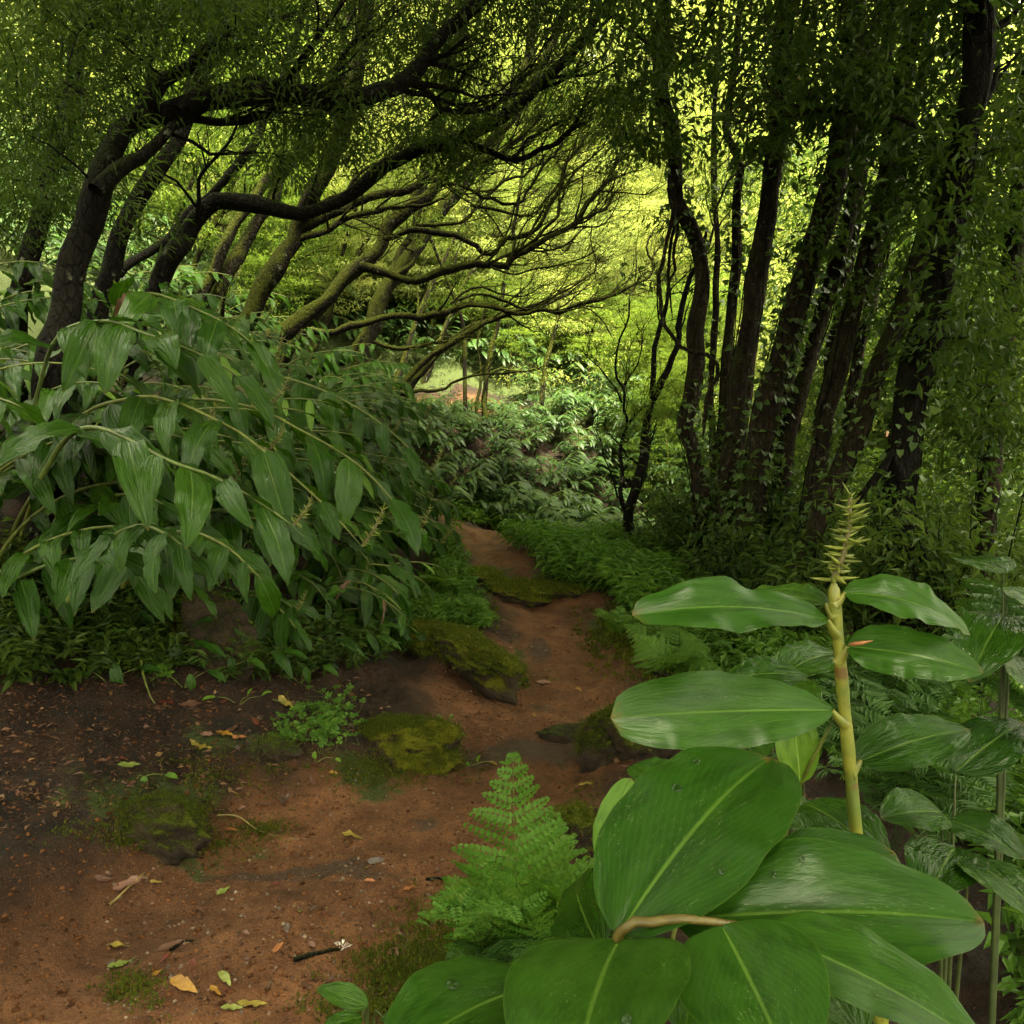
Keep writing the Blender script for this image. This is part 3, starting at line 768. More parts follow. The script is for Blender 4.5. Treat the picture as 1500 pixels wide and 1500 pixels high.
tree('A', 'leaning_tree', 'dark elbow-bent tree whose limb runs level to the right under the big arching limb',
     [(214, 450), (238, 400), (266, 360), (286, 328), (306, 304), (322, 298), (358, 302), (398, 308), (438, 314), (462, 308), (494, 296), (530, 272), (558, 248), (582, 236), (620, 214), (662, 206)], (7.6, 8.2), (28, 9), 'bark_dark',
     limbs=[([(288, 318), (296, 272), (302, 248), (322, 224), (338, 196), (352, 160)], (7.7, 7.4), (6, 2.5)),
            ([(290, 306), (270, 276), (230, 256), (210, 236), (190, 200)], (7.7, 7.2), (5, 2)),
            ([(400, 306), (400, 272), (406, 250), (415, 210), (412, 150)], (7.9, 7.6), (6, 2)), ([(458, 306), (462, 276), (468, 244), (480, 210)], (8, 7.8), (4, 2)),
            ([(662, 206), (680, 210), (697, 220), (720, 227), (755, 230), (781, 221), (809, 216), (827, 199), (848, 178), (862, 140)], (8.2, 8.8), (11, 4)),
            ([(755, 230), (770, 205), (800, 190), (850, 160)], (8.4, 8.8), (4, 2)), ([(302, 248), (292, 215), (300, 180)], (7.5, 7.3), (3, 1.5)), ([(322, 224), (345, 222), (372, 219)], (7.5, 7.3), (3, 1.5))],
     twigs=[(0, 10, .6, .55), (1, 5, .35, .4), (3, 4, .3, .4), (5, 14, .6, .2), (6, 6, .4, .3), (2, 4, .35, .3)], grow=dict(bias=(.55, 0, .5), lvl=2),
     crown=[(520, 700, 150, 245, 7.8, 8.6, 16, 130, .28), (800, 900, 130, 190, 8.4, 9, 7, 130, .25), (360, 470, 190, 260, 7.4, 8.2, 8, 110, .25), (560, 760, 60, 150, 7.8, 9, 6, 130, .3)],
     leafmat='dark', leaf=(.095, .018, .45, .5), over=76, group=G_L)

tree('B', 'leaning_tree', 'thin dark trunk slanting up behind the elbow-bent tree at the far left', [(140, 450), (158, 428), (186, 392), (230, 360), (262, 332), (300, 300), (340, 250), (380, 190)], (8.6, 9.2), (15, 7), 'bark_dark', twigs=[(0, 6, .5, .6)],
     crown=[(300, 420, 120, 230, 9, 9.8, 9, 120, .3)], leafmat='fine', leaf=FINE, over=16, group=G_L)
tree('B2', 'leaning_tree', 'broad leaning trunk at the left edge above the ginger leaves', [(146, 440), (156, 390), (174, 340), (198, 296), (218, 256), (245, 215), (280, 150), (310, 80), (330, 0)], (7.2, 8), (27, 16), 'bark_dark', twigs=[(0, 7, .6, .6)],
     crown=[(180, 420, -40, 120, 7.4, 8.6, 18, 140, .3)], leafmat='dark', leaf=(.095, .018, .45, .5), over=59, group=G_L)
tree('C1', 'leaning_tree', 'left one of two close straight trunks leaning right, behind the elbow-bent tree', [(280, 470), (290, 444), (310, 404), (330, 360), (350, 320), (374, 284), (398, 258), (440, 200), (470, 150)], (11, 11.6), (16, 9), 'bark_left', twigs=[(0, 8, .7, .55)],
     crown=[(400, 520, 100, 220, 11, 12.2, 10, 120, .35)], leaf=FINE, over=22, group=G_L)
tree('C2', 'leaning_tree', 'right one of two close straight trunks leaning right, reddish bark', [(296, 470), (310, 448), (330, 404), (358, 360), (378, 324), (394, 296), (414, 260), (430, 235), (460, 180), (500, 110)], (11.2, 11.8), (19, 10), 'bark_left', twigs=[(0, 8, .7, .55)],
     crown=[(440, 560, 60, 200, 11, 12.4, 10, 120, .35)], leaf=FINE, over=22, group=G_L)
tree('D', 'leaning_tree', 'mossy tree that forks into two rising limbs above the ginger bank', [(326, 560), (334, 540), (350, 488), (374, 440), (398, 400), (410, 374), (426, 354)], (9.8, 10), (27, 19), 'bark_left',
     limbs=[([(424, 358), (444, 332), (486, 312), (534, 292), (586, 280), (640, 268), (700, 240), (760, 200), (800, 160)], (10, 10.8), (15, 5)),
            ([(424, 356), (454, 344), (494, 332), (534, 316), (570, 304), (620, 300), (660, 285)], (10, 10.4), (11, 4)),
            ([(640, 268), (692, 274), (706, 288), (727, 290), (750, 300), (771, 281), (792, 260), (802, 244), (811, 230), (830, 190)], (10.4, 10.9), (6, 3)),
            ([(430, 346), (470, 300), (520, 262), (560, 236), (600, 200)], (10, 10.6), (8, 4)), ([(505, 328), (540, 340), (565, 345)], (10.1, 10), (3, 1.5))],
     twigs=[(1, 28, .8, .2), (2, 14, .7, .2), (3, 18, .6, .2), (4, 14, .7, .3), (5, 4, .4, .2)], grow=dict(bias=(.6, 0, .4), lvl=2),
     crown=[(560, 680, 180, 260, 10, 11.2, 8, 120, .3), (780, 880, 120, 180, 10.4, 11.2, 8, 130, .28)], leaf=FINE, over=42, group=G_L)
tree('E', 'leaning_tree', 'mossy leaning tree whose long limbs spread like a fan to the middle of the picture', [(305, 560), (322, 532), (358, 516), (406, 492), (430, 476), (470, 444), (502, 412), (522, 392), (550, 366), (562, 348), (574, 328), (610, 300), (638, 272), (686, 228), (730, 190)], (10.4, 11.8), (25, 8), 'bark_left',
     limbs=[([(562, 350), (594, 341), (630, 338), (650, 342), (666, 343), (692, 358), (718, 372), (736, 353), (755, 350), (781, 337), (797, 321), (809, 295), (820, 265), (825, 246), (848, 220), (860, 199), (883, 178), (897, 165)], (11, 11.8), (9, 4)),
            ([(526, 390), (566, 400), (594, 410), (626, 406), (650, 400), (673, 389), (708, 391), (739, 395), (750, 381), (776, 367), (802, 349), (841, 325), (860, 295), (883, 276), (902, 241), (910, 213), (909, 190), (902, 172)], (10.8, 11.6), (14, 4.5)),
            ([(841, 325), (867, 318), (883, 307), (890, 293), (893, 279), (905, 250)], (11.3, 11.5), (4.5, 2)),
            ([(776, 367), (790, 339), (813, 316), (823, 293), (832, 272), (844, 251), (867, 234), (890, 210)], (11.2, 11.6), (5, 2.5)),
            ([(610, 330), (650, 328), (680, 321), (699, 297), (720, 283), (743, 267), (771, 260), (781, 244), (809, 234)], (11.2, 11.8), (6, 3)),
            ([(690, 300), (720, 307), (748, 316), (778, 314), (799, 295), (811, 283), (826, 260)], (11.4, 11.8), (4.5, 2.5)),
            ([(778, 367), (809, 367), (832, 356), (848, 337), (865, 330)], (11.2, 11), (3.5, 2)),
            ([(718, 391), (760, 404), (800, 396), (850, 380), (880, 360)], (11, 10.8), (3.5, 2)),
            ([(358, 516), (340, 500), (320, 470), (330, 420)], (10.4, 10), (9, 4))],
     twigs=[(0, 12, .8, .5), (1, 30, .75, .2), (2, 30, .75, .3), (3, 9, .5, .2), (4, 15, .6, .2), (5, 15, .6, .2), (6, 13, .55, .2), (7, 8, .5, .2), (8, 8, .5, .2), (9, 4, .4, .3)], grow=dict(bias=(.5, 0, .5), lvl=2),
     crown=[(840, 945, 140, 205, 11.2, 12, 16, 150, .27), (880, 930, 230, 280, 11.3, 11.8, 5, 100, .22), (680, 840, 60, 160, 11.4, 12.6, 9, 130, .34)], leafmat='dark', leaf=(.085, .014, .45, .4), over=51, group=G_L)
tree('F', 'leaning_tree', 'mossy tree with one long level limb reaching far right across the clearing', [(400, 580), (412, 540), (430, 500), (452, 470), (500, 420), (540, 380), (575, 330), (600, 290)], (12, 12.4), (17, 8), 'bark_left',
     limbs=[([(440, 486), (454, 484), (482, 486), (510, 478), (542, 472), (574, 466), (610, 466), (638, 460), (685, 451), (743, 454), (802, 459), (837, 448), (883, 435), (918, 421), (951, 407), (958, 388), (946, 365), (953, 339)], (12, 12.6), (12, 3)),
            ([(669, 440), (692, 434), (718, 435), (743, 442), (771, 451), (813, 430), (846, 416), (869, 398), (869, 379), (867, 353), (867, 325)], (12.2, 12.6), (5, 2)),
            ([(660, 446), (676, 430), (706, 426), (740, 432), (770, 430), (800, 412)], (12.1, 12.4), (4, 2)), ([(806, 458), (850, 452), (880, 470), (900, 500)], (12.3, 12.4), (3, 1.5))],
     twigs=[(0, 12, .7, .4), (1, 32, .65, .25), (2, 16, .6, .2), (3, 10, .5, .2), (4, 6, .4, .2)], grow=dict(bias=(.45, 0, .5), lvl=2), leaf=FINE,
     crown=[(560, 660, 240, 320, 12, 13, 8, 120, .35)], over=26, group=G_L)
tree('G', 'leaning_tree', 'stout mossy trunk standing on the bank edge and leaning right below the fan of limbs', [(494, 640), (498, 628), (510, 592), (526, 544), (538, 500), (548, 472), (556, 440), (576, 408), (602, 376), (630, 332), (654, 300), (674, 276), (690, 256), (720, 210)], (12.8, 13.6), (25, 9), 'bark_left',
     limbs=[([(576, 408), (592, 394), (606, 378), (606, 350), (622, 310)], (13.1, 13.3), (9, 4)), ([(538, 500), (575, 510), (610, 505), (650, 498), (690, 490)], (13, 12.8), (7, 3))],
     twigs=[(0, 18, .9, .45), (1, 9, .7, .3), (2, 10, .5, .3)], leaf=FINE, crown=[(640, 760, 160, 280, 13, 14.4, 10, 130, .4)], over=26, group=G_L)
tree('H', 'leaning_tree', 'snaking moss-covered trunk with a bend, left of the stout mossy trunk', [(414, 605), (422, 592), (438, 564), (454, 544), (482, 532), (506, 528), (522, 508), (536, 484), (550, 450), (566, 410), (590, 370), (606, 330)], (12.6, 13.4), (14, 7), 'bark_left', twigs=[(0, 8, .6, .6)], leaf=FINE, crown=[(580, 660, 280, 350, 13, 14, 5, 110, .35)], over=20, group=G_L)
tree('I', 'leaning_tree', 'low tree with a humped mossy limb close over the terrace path', [(446, 618), (454, 608), (478, 596), (498, 588), (514, 584), (550, 584), (582, 578), (598, 560), (622, 532), (654, 504), (686, 484), (718, 466), (760, 452), (800, 440)], (12.6, 13), (13, 5), 'bark_left',
     limbs=[([(578, 580), (610, 574), (646, 570), (670, 562), (690, 552), (718, 546), (750, 544), (785, 540)], (12.8, 12.6), (6, 2)), ([(690, 552), (712, 535), (735, 505), (745, 480)], (12.7, 12.7), (3, 1.5))],
     twigs=[(0, 6, .5, .6), (1, 7, .35, .4)], leaf=FINE, group=G_L)
tree('J', 'leaning_tree', 'straight mossy pole leaning right, crossing the humped limb at the bank edge', [(540, 650), (546, 636), (566, 612), (590, 584), (610, 552), (638, 520), (670, 492), (702, 474), (750, 457), (800, 448), (840, 425)], (12.9, 13.4), (14, 5), 'bark_left', twigs=[(0, 9, .6, .6)], leaf=FINE, group=G_L)
tree('K1', 'sapling', 'leftmost of three thin upright stems on the edge of the far bank', [(684, 650), (682, 600), (680, 550), (678, 500), (672, 450), (650, 400)], (14, 14.2), (7, 3), 'bark_left', twigs=[(0, 5, .5, .6)], over=10, leaf=FINE, crown=[(630, 700, 380, 450, 14, 14.8, 5, 110, .3)], group='thin stems on the far bank')
tree('K2', 'sapling', 'slender middle stem of the three on the edge of the far bank', [(697, 652), (701, 600), (703, 540), (704, 488), (715, 430)], (14.1, 14.3), (5, 2), 'bark_left', twigs=[(0, 4, .4, .6)], leaf=FINE, crown=[(690, 750, 380, 440, 14, 14.8, 4, 110, .3)], group='thin stems on the far bank')
tree('K3', 'sapling', 'rightmost and crooked of the three thin stems on the far bank', [(708, 655), (711, 610), (710, 560), (722, 510), (728, 470), (740, 420)], (14.1, 14.4), (8, 3), 'bark_left', limbs=[([(710, 570), (714, 548), (735, 540), (770, 544)], (14.1, 14), (4, 1.5))], twigs=[(0, 4, .4, .6), (1, 4, .3, .3)], over=12, leaf=FINE, crown=[(720, 800, 370, 450, 14, 15, 5, 110, .3)], group='thin stems on the far bank')
tree('K4', 'sapling', 'small bent tree with feathery crown on the terrace edge right of the three thin stems', [(782, 640), (790, 600), (796, 560), (806, 520), (814, 480), (820, 440)], (15, 15.4), (9, 4), 'bark_left', twigs=[(0, 6, .5, .5)], leaf=FINE, crown=[(740, 870, 400, 560, 14.6, 16, 14, 120, .4)], leafmat='fine_back')

# ---- right hand group
RL = (.095, .036, .6, .5)
tree('R1', 'ivy_tree', 'crooked ivy-clad trunk with a knee high up, leftmost big tree on the right side', [(1026, 830), (1026, 760), (1022, 700), (1014, 655), (1008, 620), (1013, 580), (1018, 520), (1021, 460), (1026, 420), (1018, 360), (1004, 320), (988, 292), (982, 240), (979, 180), (973, 120), (970, 60), (968, 0), (966, -80)], (8.7, 8.9), (25, 14), 'bark_right',
     limbs=[([(988, 300), (984, 335), (972, 380), (964, 420), (964, 446), (972, 470), (990, 492), (1006, 510), (1038, 526), (1052, 546), (1046, 562), (1034, 590), (1030, 640)], (8.6, 8.5), (6, 6)), ([(990, 300), (992, 340), (985, 390), (980, 430), (986, 470)], (8.8, 9), (5, 3)),
            ([(1022, 390), (1040, 350), (1046, 300), (1070, 260), (1110, 220)], (8.9, 9.3), (5, 2)), ([(970, 80), (930, 60), (900, 30), (860, -20)], (8.8, 8.2), (7, 3)), ([(974, 120), (1010, 80), (1040, 20), (1060, -40)], (8.8, 8.4), (7, 3))],
     twigs=[(3, 7, .5, .3), (4, 6, .5, .3), (0, 8, .6, .7), (5, 6, .5, .3)], crown=[(890, 1060, -60, 130, 7.2, 8.8, 22, 110, .32), (920, 1030, 130, 240, 7.8, 8.8, 6, 90, .26), (960, 1060, 230, 420, 8.8, 10, 3, 60, .25)], leafmat='broad', leaf=RL, over=51, group=G_R, ivy=420)
tree('R0', 'slender_tree', 'slender black tree forking into two upright stems left of the ivy trunks', [(928, 830), (926, 760), (932, 700), (940, 660), (948, 615), (957, 582)], (9.0, 9.1), (15, 11), 'bark_dark',
     limbs=[([(956, 584), (962, 520), (968, 472), (976, 420), (984, 350), (990, 300)], (9.1, 9.4), (8, 4)), ([(957, 584), (978, 532), (990, 488), (1010, 424), (1021, 385), (1036, 330)], (9.1, 9.5), (11, 5)), ([(936, 680), (915, 668), (905, 650), (885, 630)], (9, 8.8), (4, 2))],
     twigs=[(0, 4, .4, .5), (1, 6, .5, .3), (2, 6, .5, .3), (3, 3, .3, .3)], leaf=FINE, crown=[(905, 985, 570, 640, 8.8, 9.4, 6, 130, .25), (960, 1060, 250, 360, 9.2, 10, 6, 110, .3)])
tree('R0b', 'sapling', 'thin wiggly bare stem with fine forks just left of the slender black tree', [(918, 830), (920, 760), (908, 735), (904, 720), (910, 690), (909, 660), (918, 624), (911, 596), (914, 572), (902, 548), (908, 500), (920, 470), (922, 430)], (8.9, 8.9), (7, 2), 'bark_dark',
     limbs=[([(917, 630), (930, 608), (945, 594), (960, 590)], (8.9, 9), (3, 1.5)), ([(911, 590), (890, 560), (870, 530), (850, 500)], (8.9, 8.8), (3, 1)), ([(905, 730), (890, 700), (880, 660), (878, 630)], (8.9, 8.8), (3, 1)), ([(912, 570), (925, 540), (940, 500), (944, 470)], (8.9, 9), (3, 1))],
     twigs=[(0, 8, .35, .4), (1, 4, .25, .3), (2, 6, .3, .3), (3, 5, .3, .3), (4, 5, .3, .3)], grow=dict(bias=(0, 0, .8), lvl=1), leaf=FINE, crown=[(850, 940, 500, 560, 8.7, 9, 3, 60, .22)])
tree('R2', 'ivy_tree', 'thin trunk with an S-bend near the top, second from the left of the ivy-clad trees', [(1048, 850), (1050, 760), (1052, 700), (1056, 650), (1060, 600), (1066, 520), (1072, 450), (1077, 390), (1078, 330), (1080, 285), (1083, 243), (1072, 215), (1061, 190), (1068, 150), (1078, 90), (1082, 0)], (9.2, 9.4), (17, 9), 'bark_right',
     limbs=[([(1083, 246), (1096, 220), (1094, 190), (1100, 150)], (9.4, 9.3), (4, 2))], twigs=[(0, 8, .5, .7)], crown=[(1030, 1120, 60, 200, 8.6, 9.6, 7, 90, .3)], leafmat='broad', leaf=RL, gnarl=.04, group=G_R, ivy=260)
tree('R3', 'ivy_tree', 'thick dark trunk smothered in ivy, third of the ivy-clad trees', [(1066, 870), (1064, 780), (1068, 700), (1076, 640), (1083, 560), (1092, 500), (1104, 440), (1112, 380), (1122, 320), (1130, 260), (1138, 190), (1146, 100), (1150, 0), (1152, -60)], (8.4, 8.6), (29, 20), 'bark_right', twigs=[(0, 8, .6, .6)], crown=[(1080, 1240, -60, 160, 7, 8.6, 16, 100, .32), (1090, 1180, 150, 260, 7.8, 8.6, 4, 80, .25)], leafmat='broad', leaf=RL, over=68, gnarl=.04, group=G_R, ivy=560)
tree('R4', 'ivy_tree', 'broad trunk leaning right in the middle of the ivy-clad group', [(1094, 880), (1102, 720), (1112, 650), (1126, 585), (1138, 532), (1154, 480), (1174, 420), (1194, 360), (1210, 300), (1222, 255), (1234, 200), (1242, 100), (1250, 0), (1254, -60)], (7.9, 8.2), (36, 23), 'bark_right', twigs=[(0, 8, .6, .6)], crown=[(1180, 1340, -60, 180, 6.6, 8.2, 16, 100, .32), (1160, 1250, 260, 380, 7.6, 8.4, 2, 60, .24)], leafmat='broad', leaf=RL, over=76, gnarl=.04, group=G_R, ivy=520)
tree('R4b', 'ivy_tree', 'reddish trunk tucked behind the broad leaning one', [(1132, 860), (1140, 680), (1150, 600), (1160, 520), (1178, 440), (1190, 390), (1215, 300), (1250, 180), (1280, 60), (1290, -40)], (9.2, 9.6), (22, 13), 'bark_right', twigs=[(0, 5, .6, .6)], crown=[(1230, 1330, 0, 160, 9, 10, 4, 80, .3)], leafmat='broad', leaf=RL, gnarl=.04, group=G_R, ivy=260)
tree('R5', 'ivy_tree', 'straight dark trunk between the broad leaning one and the tall right trunk', [(1136, 880), (1150, 680), (1160, 620), (1176, 555), (1194, 500), (1212, 435), (1228, 375), (1247, 300), (1258, 240), (1268, 195), (1286, 120), (1300, 50), (1308, -40)], (8.1, 8.5), (24, 13), 'bark_right', twigs=[(0, 6, .6, .6)], crown=[(1240, 1360, -40, 140, 7.4, 8.8, 7, 90, .3), (1200, 1290, 330, 460, 8, 8.8, 2, 60, .24)], leafmat='broad', leaf=RL, over=51, gnarl=.04, group=G_R, ivy=360)
tree('R6', 'ivy_tree', 'tall trunk leaning right whose top meets the right edge of the picture', [(1168, 900), (1192, 720), (1204, 650), (1214, 590), (1228, 530), (1244, 470), (1256, 425), (1268, 380), (1284, 320), (1298, 260), (1307, 190), (1320, 120), (1332, 60), (1342, 0), (1350, -70)], (7.5, 7.9), (28, 18), 'bark_right',
     limbs=[([(1380, 215), (1350, 196), (1326, 180), (1302, 172), (1258, 168), (1222, 160), (1182, 158), (1150, 152), (1126, 128), (1118, 104)], (6.6, 7), (10, 3)), ([(1222, 160), (1170, 168), (1120, 172), (1080, 178), (1050, 170)], (6.8, 7), (4, 2))],
     twigs=[(0, 6, .6, .6), (1, 8, .5, .3), (2, 6, .35, .2)], crown=[(1060, 1350, 80, 230, 6.4, 7.4, 18, 70, .26), (1250, 1420, 40, 320, 6.8, 8, 12, 80, .28)], leafmat='broad', leaf=RL, over=76, gnarl=.04, group=G_R, ivy=380)
tree('R7', 'ivy_tree', 'long bare trunk slanting from behind the seed spike up to the right edge', [(1156, 880), (1168, 835), (1184, 795), (1204, 750), (1231, 688), (1247, 648), (1266, 600), (1286, 540), (1310, 480), (1330, 420), (1352, 355), (1385, 260), (1420, 140), (1450, 0)], (6.8, 7.2), (29, 20), 'bark_right', twigs=[(0, 5, .6, .6)], crown=[(1300, 1480, -40, 330, 6.2, 7.6, 18, 90, .3), (1270, 1350, 330, 480, 6.8, 7.6, 4, 60, .24)], leafmat='broad', leaf=RL, over=76, gnarl=.04, group=G_R, ivy=200)
tree('R8', 'ivy_tree', 'black forked trunk at the right edge behind the upper ginger leaves', [(1322, 930), (1318, 820), (1318, 740), (1326, 660), (1340, 560), (1372, 420), (1400, 280), (1430, 100), (1440, -40)], (6.0, 6.4), (46, 26), 'bark_dark',
     limbs=[([(1324, 720), (1306, 664), (1290, 690), (1264, 720), (1240, 755)], (6, 6), (16, 6)), ([(1324, 700), (1306, 770), (1290, 840), (1276, 900)], (6, 5.9), (16, 20))], twigs=[(0, 4, .5, .4)], crown=[(1280, 1480, 460, 620, 5.6, 6.6, 11, 70, .26), (1360, 1500, 200, 500, 5.6, 6.6, 13, 90, .3)], leafmat='broad', leaf=RL, over=76, gnarl=.04, group=G_R, ivy=240)
tree('R9', 'ivy_tree', 'dark trunk at the bottom right rising out of the ginger leaves', [(1262, 960), (1272, 880), (1284, 800), (1300, 720), (1316, 640), (1345, 520), (1380, 380), (1410, 240), (1440, 60)], (7.2, 7.6), (26, 18), 'bark_dark', twigs=[(0, 4, .5, .5)], crown=[(1350, 1500, 100, 420, 7, 8, 11, 90, .3)], leafmat='broad', leaf=RL, over=42, gnarl=.04, group=G_R, ivy=160)
# trees whose crowns fill the two sides of the view
tree('S1', 'ivy_tree', 'leaning trunk beyond the right-hand group, at the far right', [(1440, 900), (1450, 700), (1470, 500), (1490, 300), (1510, 80), (1520, -60)], (7.4, 7.8), (30, 20), 'bark_right', twigs=[(0, 6, .6, .4)], crown=[(1400, 1540, -60, 700, 6.6, 8, 60, 90, .32)], leafmat='broad', leaf=RL, over=51, gnarl=.04, group=G_R, ivy=300)
tree('S2', 'leaning_tree', 'dark leaning trunk at the extreme left beside the arching limb', [(20, 520), (34, 430), (56, 330), (84, 230), (110, 120), (130, 20), (140, -60)], (6.4, 6.8), (26, 17), 'bark_dark', twigs=[(0, 8, .6, .4)], crown=[(-40, 160, -60, 330, 6, 7.4, 44, 140, .32)], leafmat='dark', leaf=(.095, .018, .45, .5), over=68, group=G_L)

# slimmer stems among the ivy trees
for key, lb, pts_, d_, w_, iv in [('T1', 'slim pale stem between the ivy-smothered trunk and the broad leaning one', [(1076, 870), (1084, 700), (1098, 560), (1116, 420), (1136, 280), (1160, 140), (1180, 0), (1190, -60)], 9.8, (14, 9), 160),
        ('T2', 'slim dark stem right behind the straight dark trunk', [(1180, 880), (1192, 720), (1206, 600), (1224, 480), (1246, 360), (1262, 260), (1285, 140), (1310, 0), (1320, -60)], 9.0, (18, 11), 180),
        ('T3', 'slim stem slanting between the tall right trunk and the long bare one', [(1215, 880), (1225, 740), (1245, 600), (1262, 500), (1290, 380), (1318, 260), (1345, 130), (1370, 0), (1380, -60)], 8.8, (19, 12), 160),
        ('T4', 'thinnest upright stem close to the right of the crooked ivy-clad trunk', [(1040, 860), (1040, 720), (1042, 600), (1046, 480), (1050, 360), (1046, 240), (1050, 120), (1056, 0), (1058, -60)], 10., (10, 6), 90)]:
    tree(key, 'ivy_tree', lb, pts_, (d_, d_ + .3), w_, 'bark_right', twigs=[(0, 8, .5, .5)], leafmat='broad', leaf=RL, group=G_R, ivy=iv, gnarl=.04)
# thin leaning poles farther back on the left slope
for k, (pts_, d_, w_) in enumerate([([(352, 520), (400, 420), (452, 330), (510, 230), (570, 140), (610, 80)], 14.5, (9, 5)), ([(440, 560), (478, 470), (515, 390), (560, 300), (610, 220), (650, 150)], 15, (10, 5)), ([(580, 560), (606, 480), (640, 400), (676, 320), (715, 250)], 16, (9, 4)), ([(400, 540), (436, 450), (480, 360), (520, 290), (575, 190)], 16.5, (8, 4)),
        ([(620, 560), (650, 490), (680, 420), (730, 340), (770, 280)], 16.5, (8, 4)), ([(250, 480), (285, 390), (330, 290), (372, 200), (410, 120)], 14, (10, 6)), ([(510, 570), (536, 490), (576, 400), (610, 330), (660, 250)], 17, (9, 4))]):
    tree('Q%d' % k, 'leaning_tree', 'thin mossy pole leaning right, far back among the leaning trees', pts_, (d_, d_ + .8), w_, 'bark_left', twigs=[(0, 14, .9, .3)], leaf=FINE, crown=[(pts_[-1][0] - 60, pts_[-1][0] + 80, pts_[-1][1] - 40, pts_[-1][1] + 60, d_, d_ + 1.4, 6, 100, .35)], group='thin poles behind the leaning trees', res=.15)
# ---------------------------------------------------------------- ray to soil
def G(u, v, dmin=1.2, dmax=40):
    """where the line of sight through (u, v) meets the soil"""
    ds = np.concatenate([np.arange(dmin, 9, .06), np.arange(9, dmax, .25)])
    d0 = P(u, v, 1.0) - CAM
    pts = CAM + d0 * ds[:, None]
    hz = height(pts[:, 0], pts[:, 1])
    k = np.argmax(pts[:, 2] < hz)
    if pts[k, 2] >= hz[k]: k = len(ds) - 1
    g0 = pts[k - 1, 2] - hz[k - 1]; g1 = pts[k, 2] - hz[k]; f = g0 / (g0 - g1) if k and g0 > 0 > g1 else 1.
    p = pts[k - 1] + (pts[k] - pts[k - 1]) * f; p[2] = H(p[0], p[1])
    return p

# ---------------------------------------------------------------- trees of the slopes behind
def far_tree(seed, height_, lean, ncl, nl, rad, leaf=(.10, .017)):
    r = np.random.default_rng(seed)
    mt, mb, lv, sk = MB(), MB(), Leaves(), Skel()
    n = 16; t = np.linspace(0, 1, n)
    x = lean * height_ * (t ** 1.2) + .25 * np.sin(t * 5 + seed); y = .3 * np.sin(t * 4 + seed * 2) - .15 * height_ * t ** 2
    c = np.stack([x, y, t * height_ - .4], -1); rr = np.linspace(.13, .03, n) * height_ / 8
    mt.add(*tube(c, rr, 8, .12, r.random())); sk.add(c[5:], rr[5:])
    for k in range(ncl):
        h = .28 + .78 * r.random() ** .9
        ctr = np.array([np.interp(h, t, x), np.interp(h, t, y), h * height_])
        a = r.random() * 6.28; q = (.35 + 1.9 * r.random() ** .7) * (1.15 - .6 * abs(h - .55)) * height_ / 8
        tgt = ctr + np.array([np.cos(a) * q + .3, np.sin(a) * q, .15 * q + r.normal() * .15])
        A, ra, dist = sk.nearest(tgt); m = 6; tt = np.linspace(0, 1, m)[:, None]
        mid = (A + tgt) / 2 + r.normal(size=3) * dist * .12
        cc = (1 - tt) ** 2 * A + 2 * tt * (1 - tt) * mid + tt * tt * tgt
        mt.add(*tube(cc, np.linspace(min(ra * .6, .035), .006, m), 5, 0, r.random())); sk.add(cc[2:], .012)
        for j in range(3):
            q2 = tgt + r.normal(size=3) * rad * np.array([.6, .6, .22])
            lv.add(*spray(q2, rad * (.5 + .6 * r.random()), nl // 3, leaf[0], leaf[1], .22, .35))
    return mt, lv

FAR = []
for s in range(7):
    hh = [8.5, 7.5, 10, 7, 9, 6, 11][s]; lean = [.35, .5, .25, .42, .15, .3, .2][s]
    FAR.append([hh] + list(far_tree(100 + s, hh, lean, 125, 105, .50, (.15, .034))))
FAR_ME = {}
def far_meshes(i, lm):
    if (i, lm) not in FAR_ME:
        if (i, 'w') not in FAR_ME: FAR_ME[(i, 'w')] = (FAR[i][1].mesh('far_trunk', M['bark_far']),)
        FAR_ME[(i, lm)] = FAR[i][2].mesh('far_crown', M[lm])
    return FAR_ME[(i, 'w')] + (FAR_ME[(i, lm)],)

def plant_far(i, x, y, sc, rz, lm, name, label, group):
    e = thing(name, label, 'tree', (x, y, H(x, y)), group)
    a, c = far_meshes(i, lm)
    for nm, me in (('trunk', a), ('crown', c)): link(nm, me, e)
    e.scale = (sc, sc, sc * (.9 + .2 * random.random())); e.rotation_euler = (0, 0, rz)
    return e

# hand-placed: (photo u, distance, variant, scale, turn)
placed = []
def far_ok(x, y, md):
    return all((x - a) ** 2 + (y - b) ** 2 > md * md for a, b in placed)
rp = random.Random(4)
cnt = 0
for k in range(4000):
    y = 16.5 + 44 * rp.random() ** 1.3; x = (rp.random() * 2 - 1) * (.60 * y + 3)
    if poly_dist(np.array([x]), np.array([y]), TERR)[0] < .5: continue
    uu = 750 + x / y * FPX
    if y < 24 and 850 < uu < 960: continue
    if y < 19.5 and uu > 700: continue
    if not far_ok(x, y, 1.5 + .03 * y): continue
    placed.append((x, y)); cnt += 1
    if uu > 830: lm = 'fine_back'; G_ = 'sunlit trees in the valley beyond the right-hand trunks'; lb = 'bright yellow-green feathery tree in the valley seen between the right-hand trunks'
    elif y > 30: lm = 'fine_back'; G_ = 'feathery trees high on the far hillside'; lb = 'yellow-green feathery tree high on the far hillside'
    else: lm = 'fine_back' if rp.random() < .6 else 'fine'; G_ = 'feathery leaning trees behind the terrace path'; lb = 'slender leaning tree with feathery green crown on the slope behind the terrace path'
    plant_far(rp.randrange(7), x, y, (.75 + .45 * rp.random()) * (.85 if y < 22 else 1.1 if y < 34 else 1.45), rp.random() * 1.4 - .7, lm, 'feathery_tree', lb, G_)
    if cnt >= 150: break
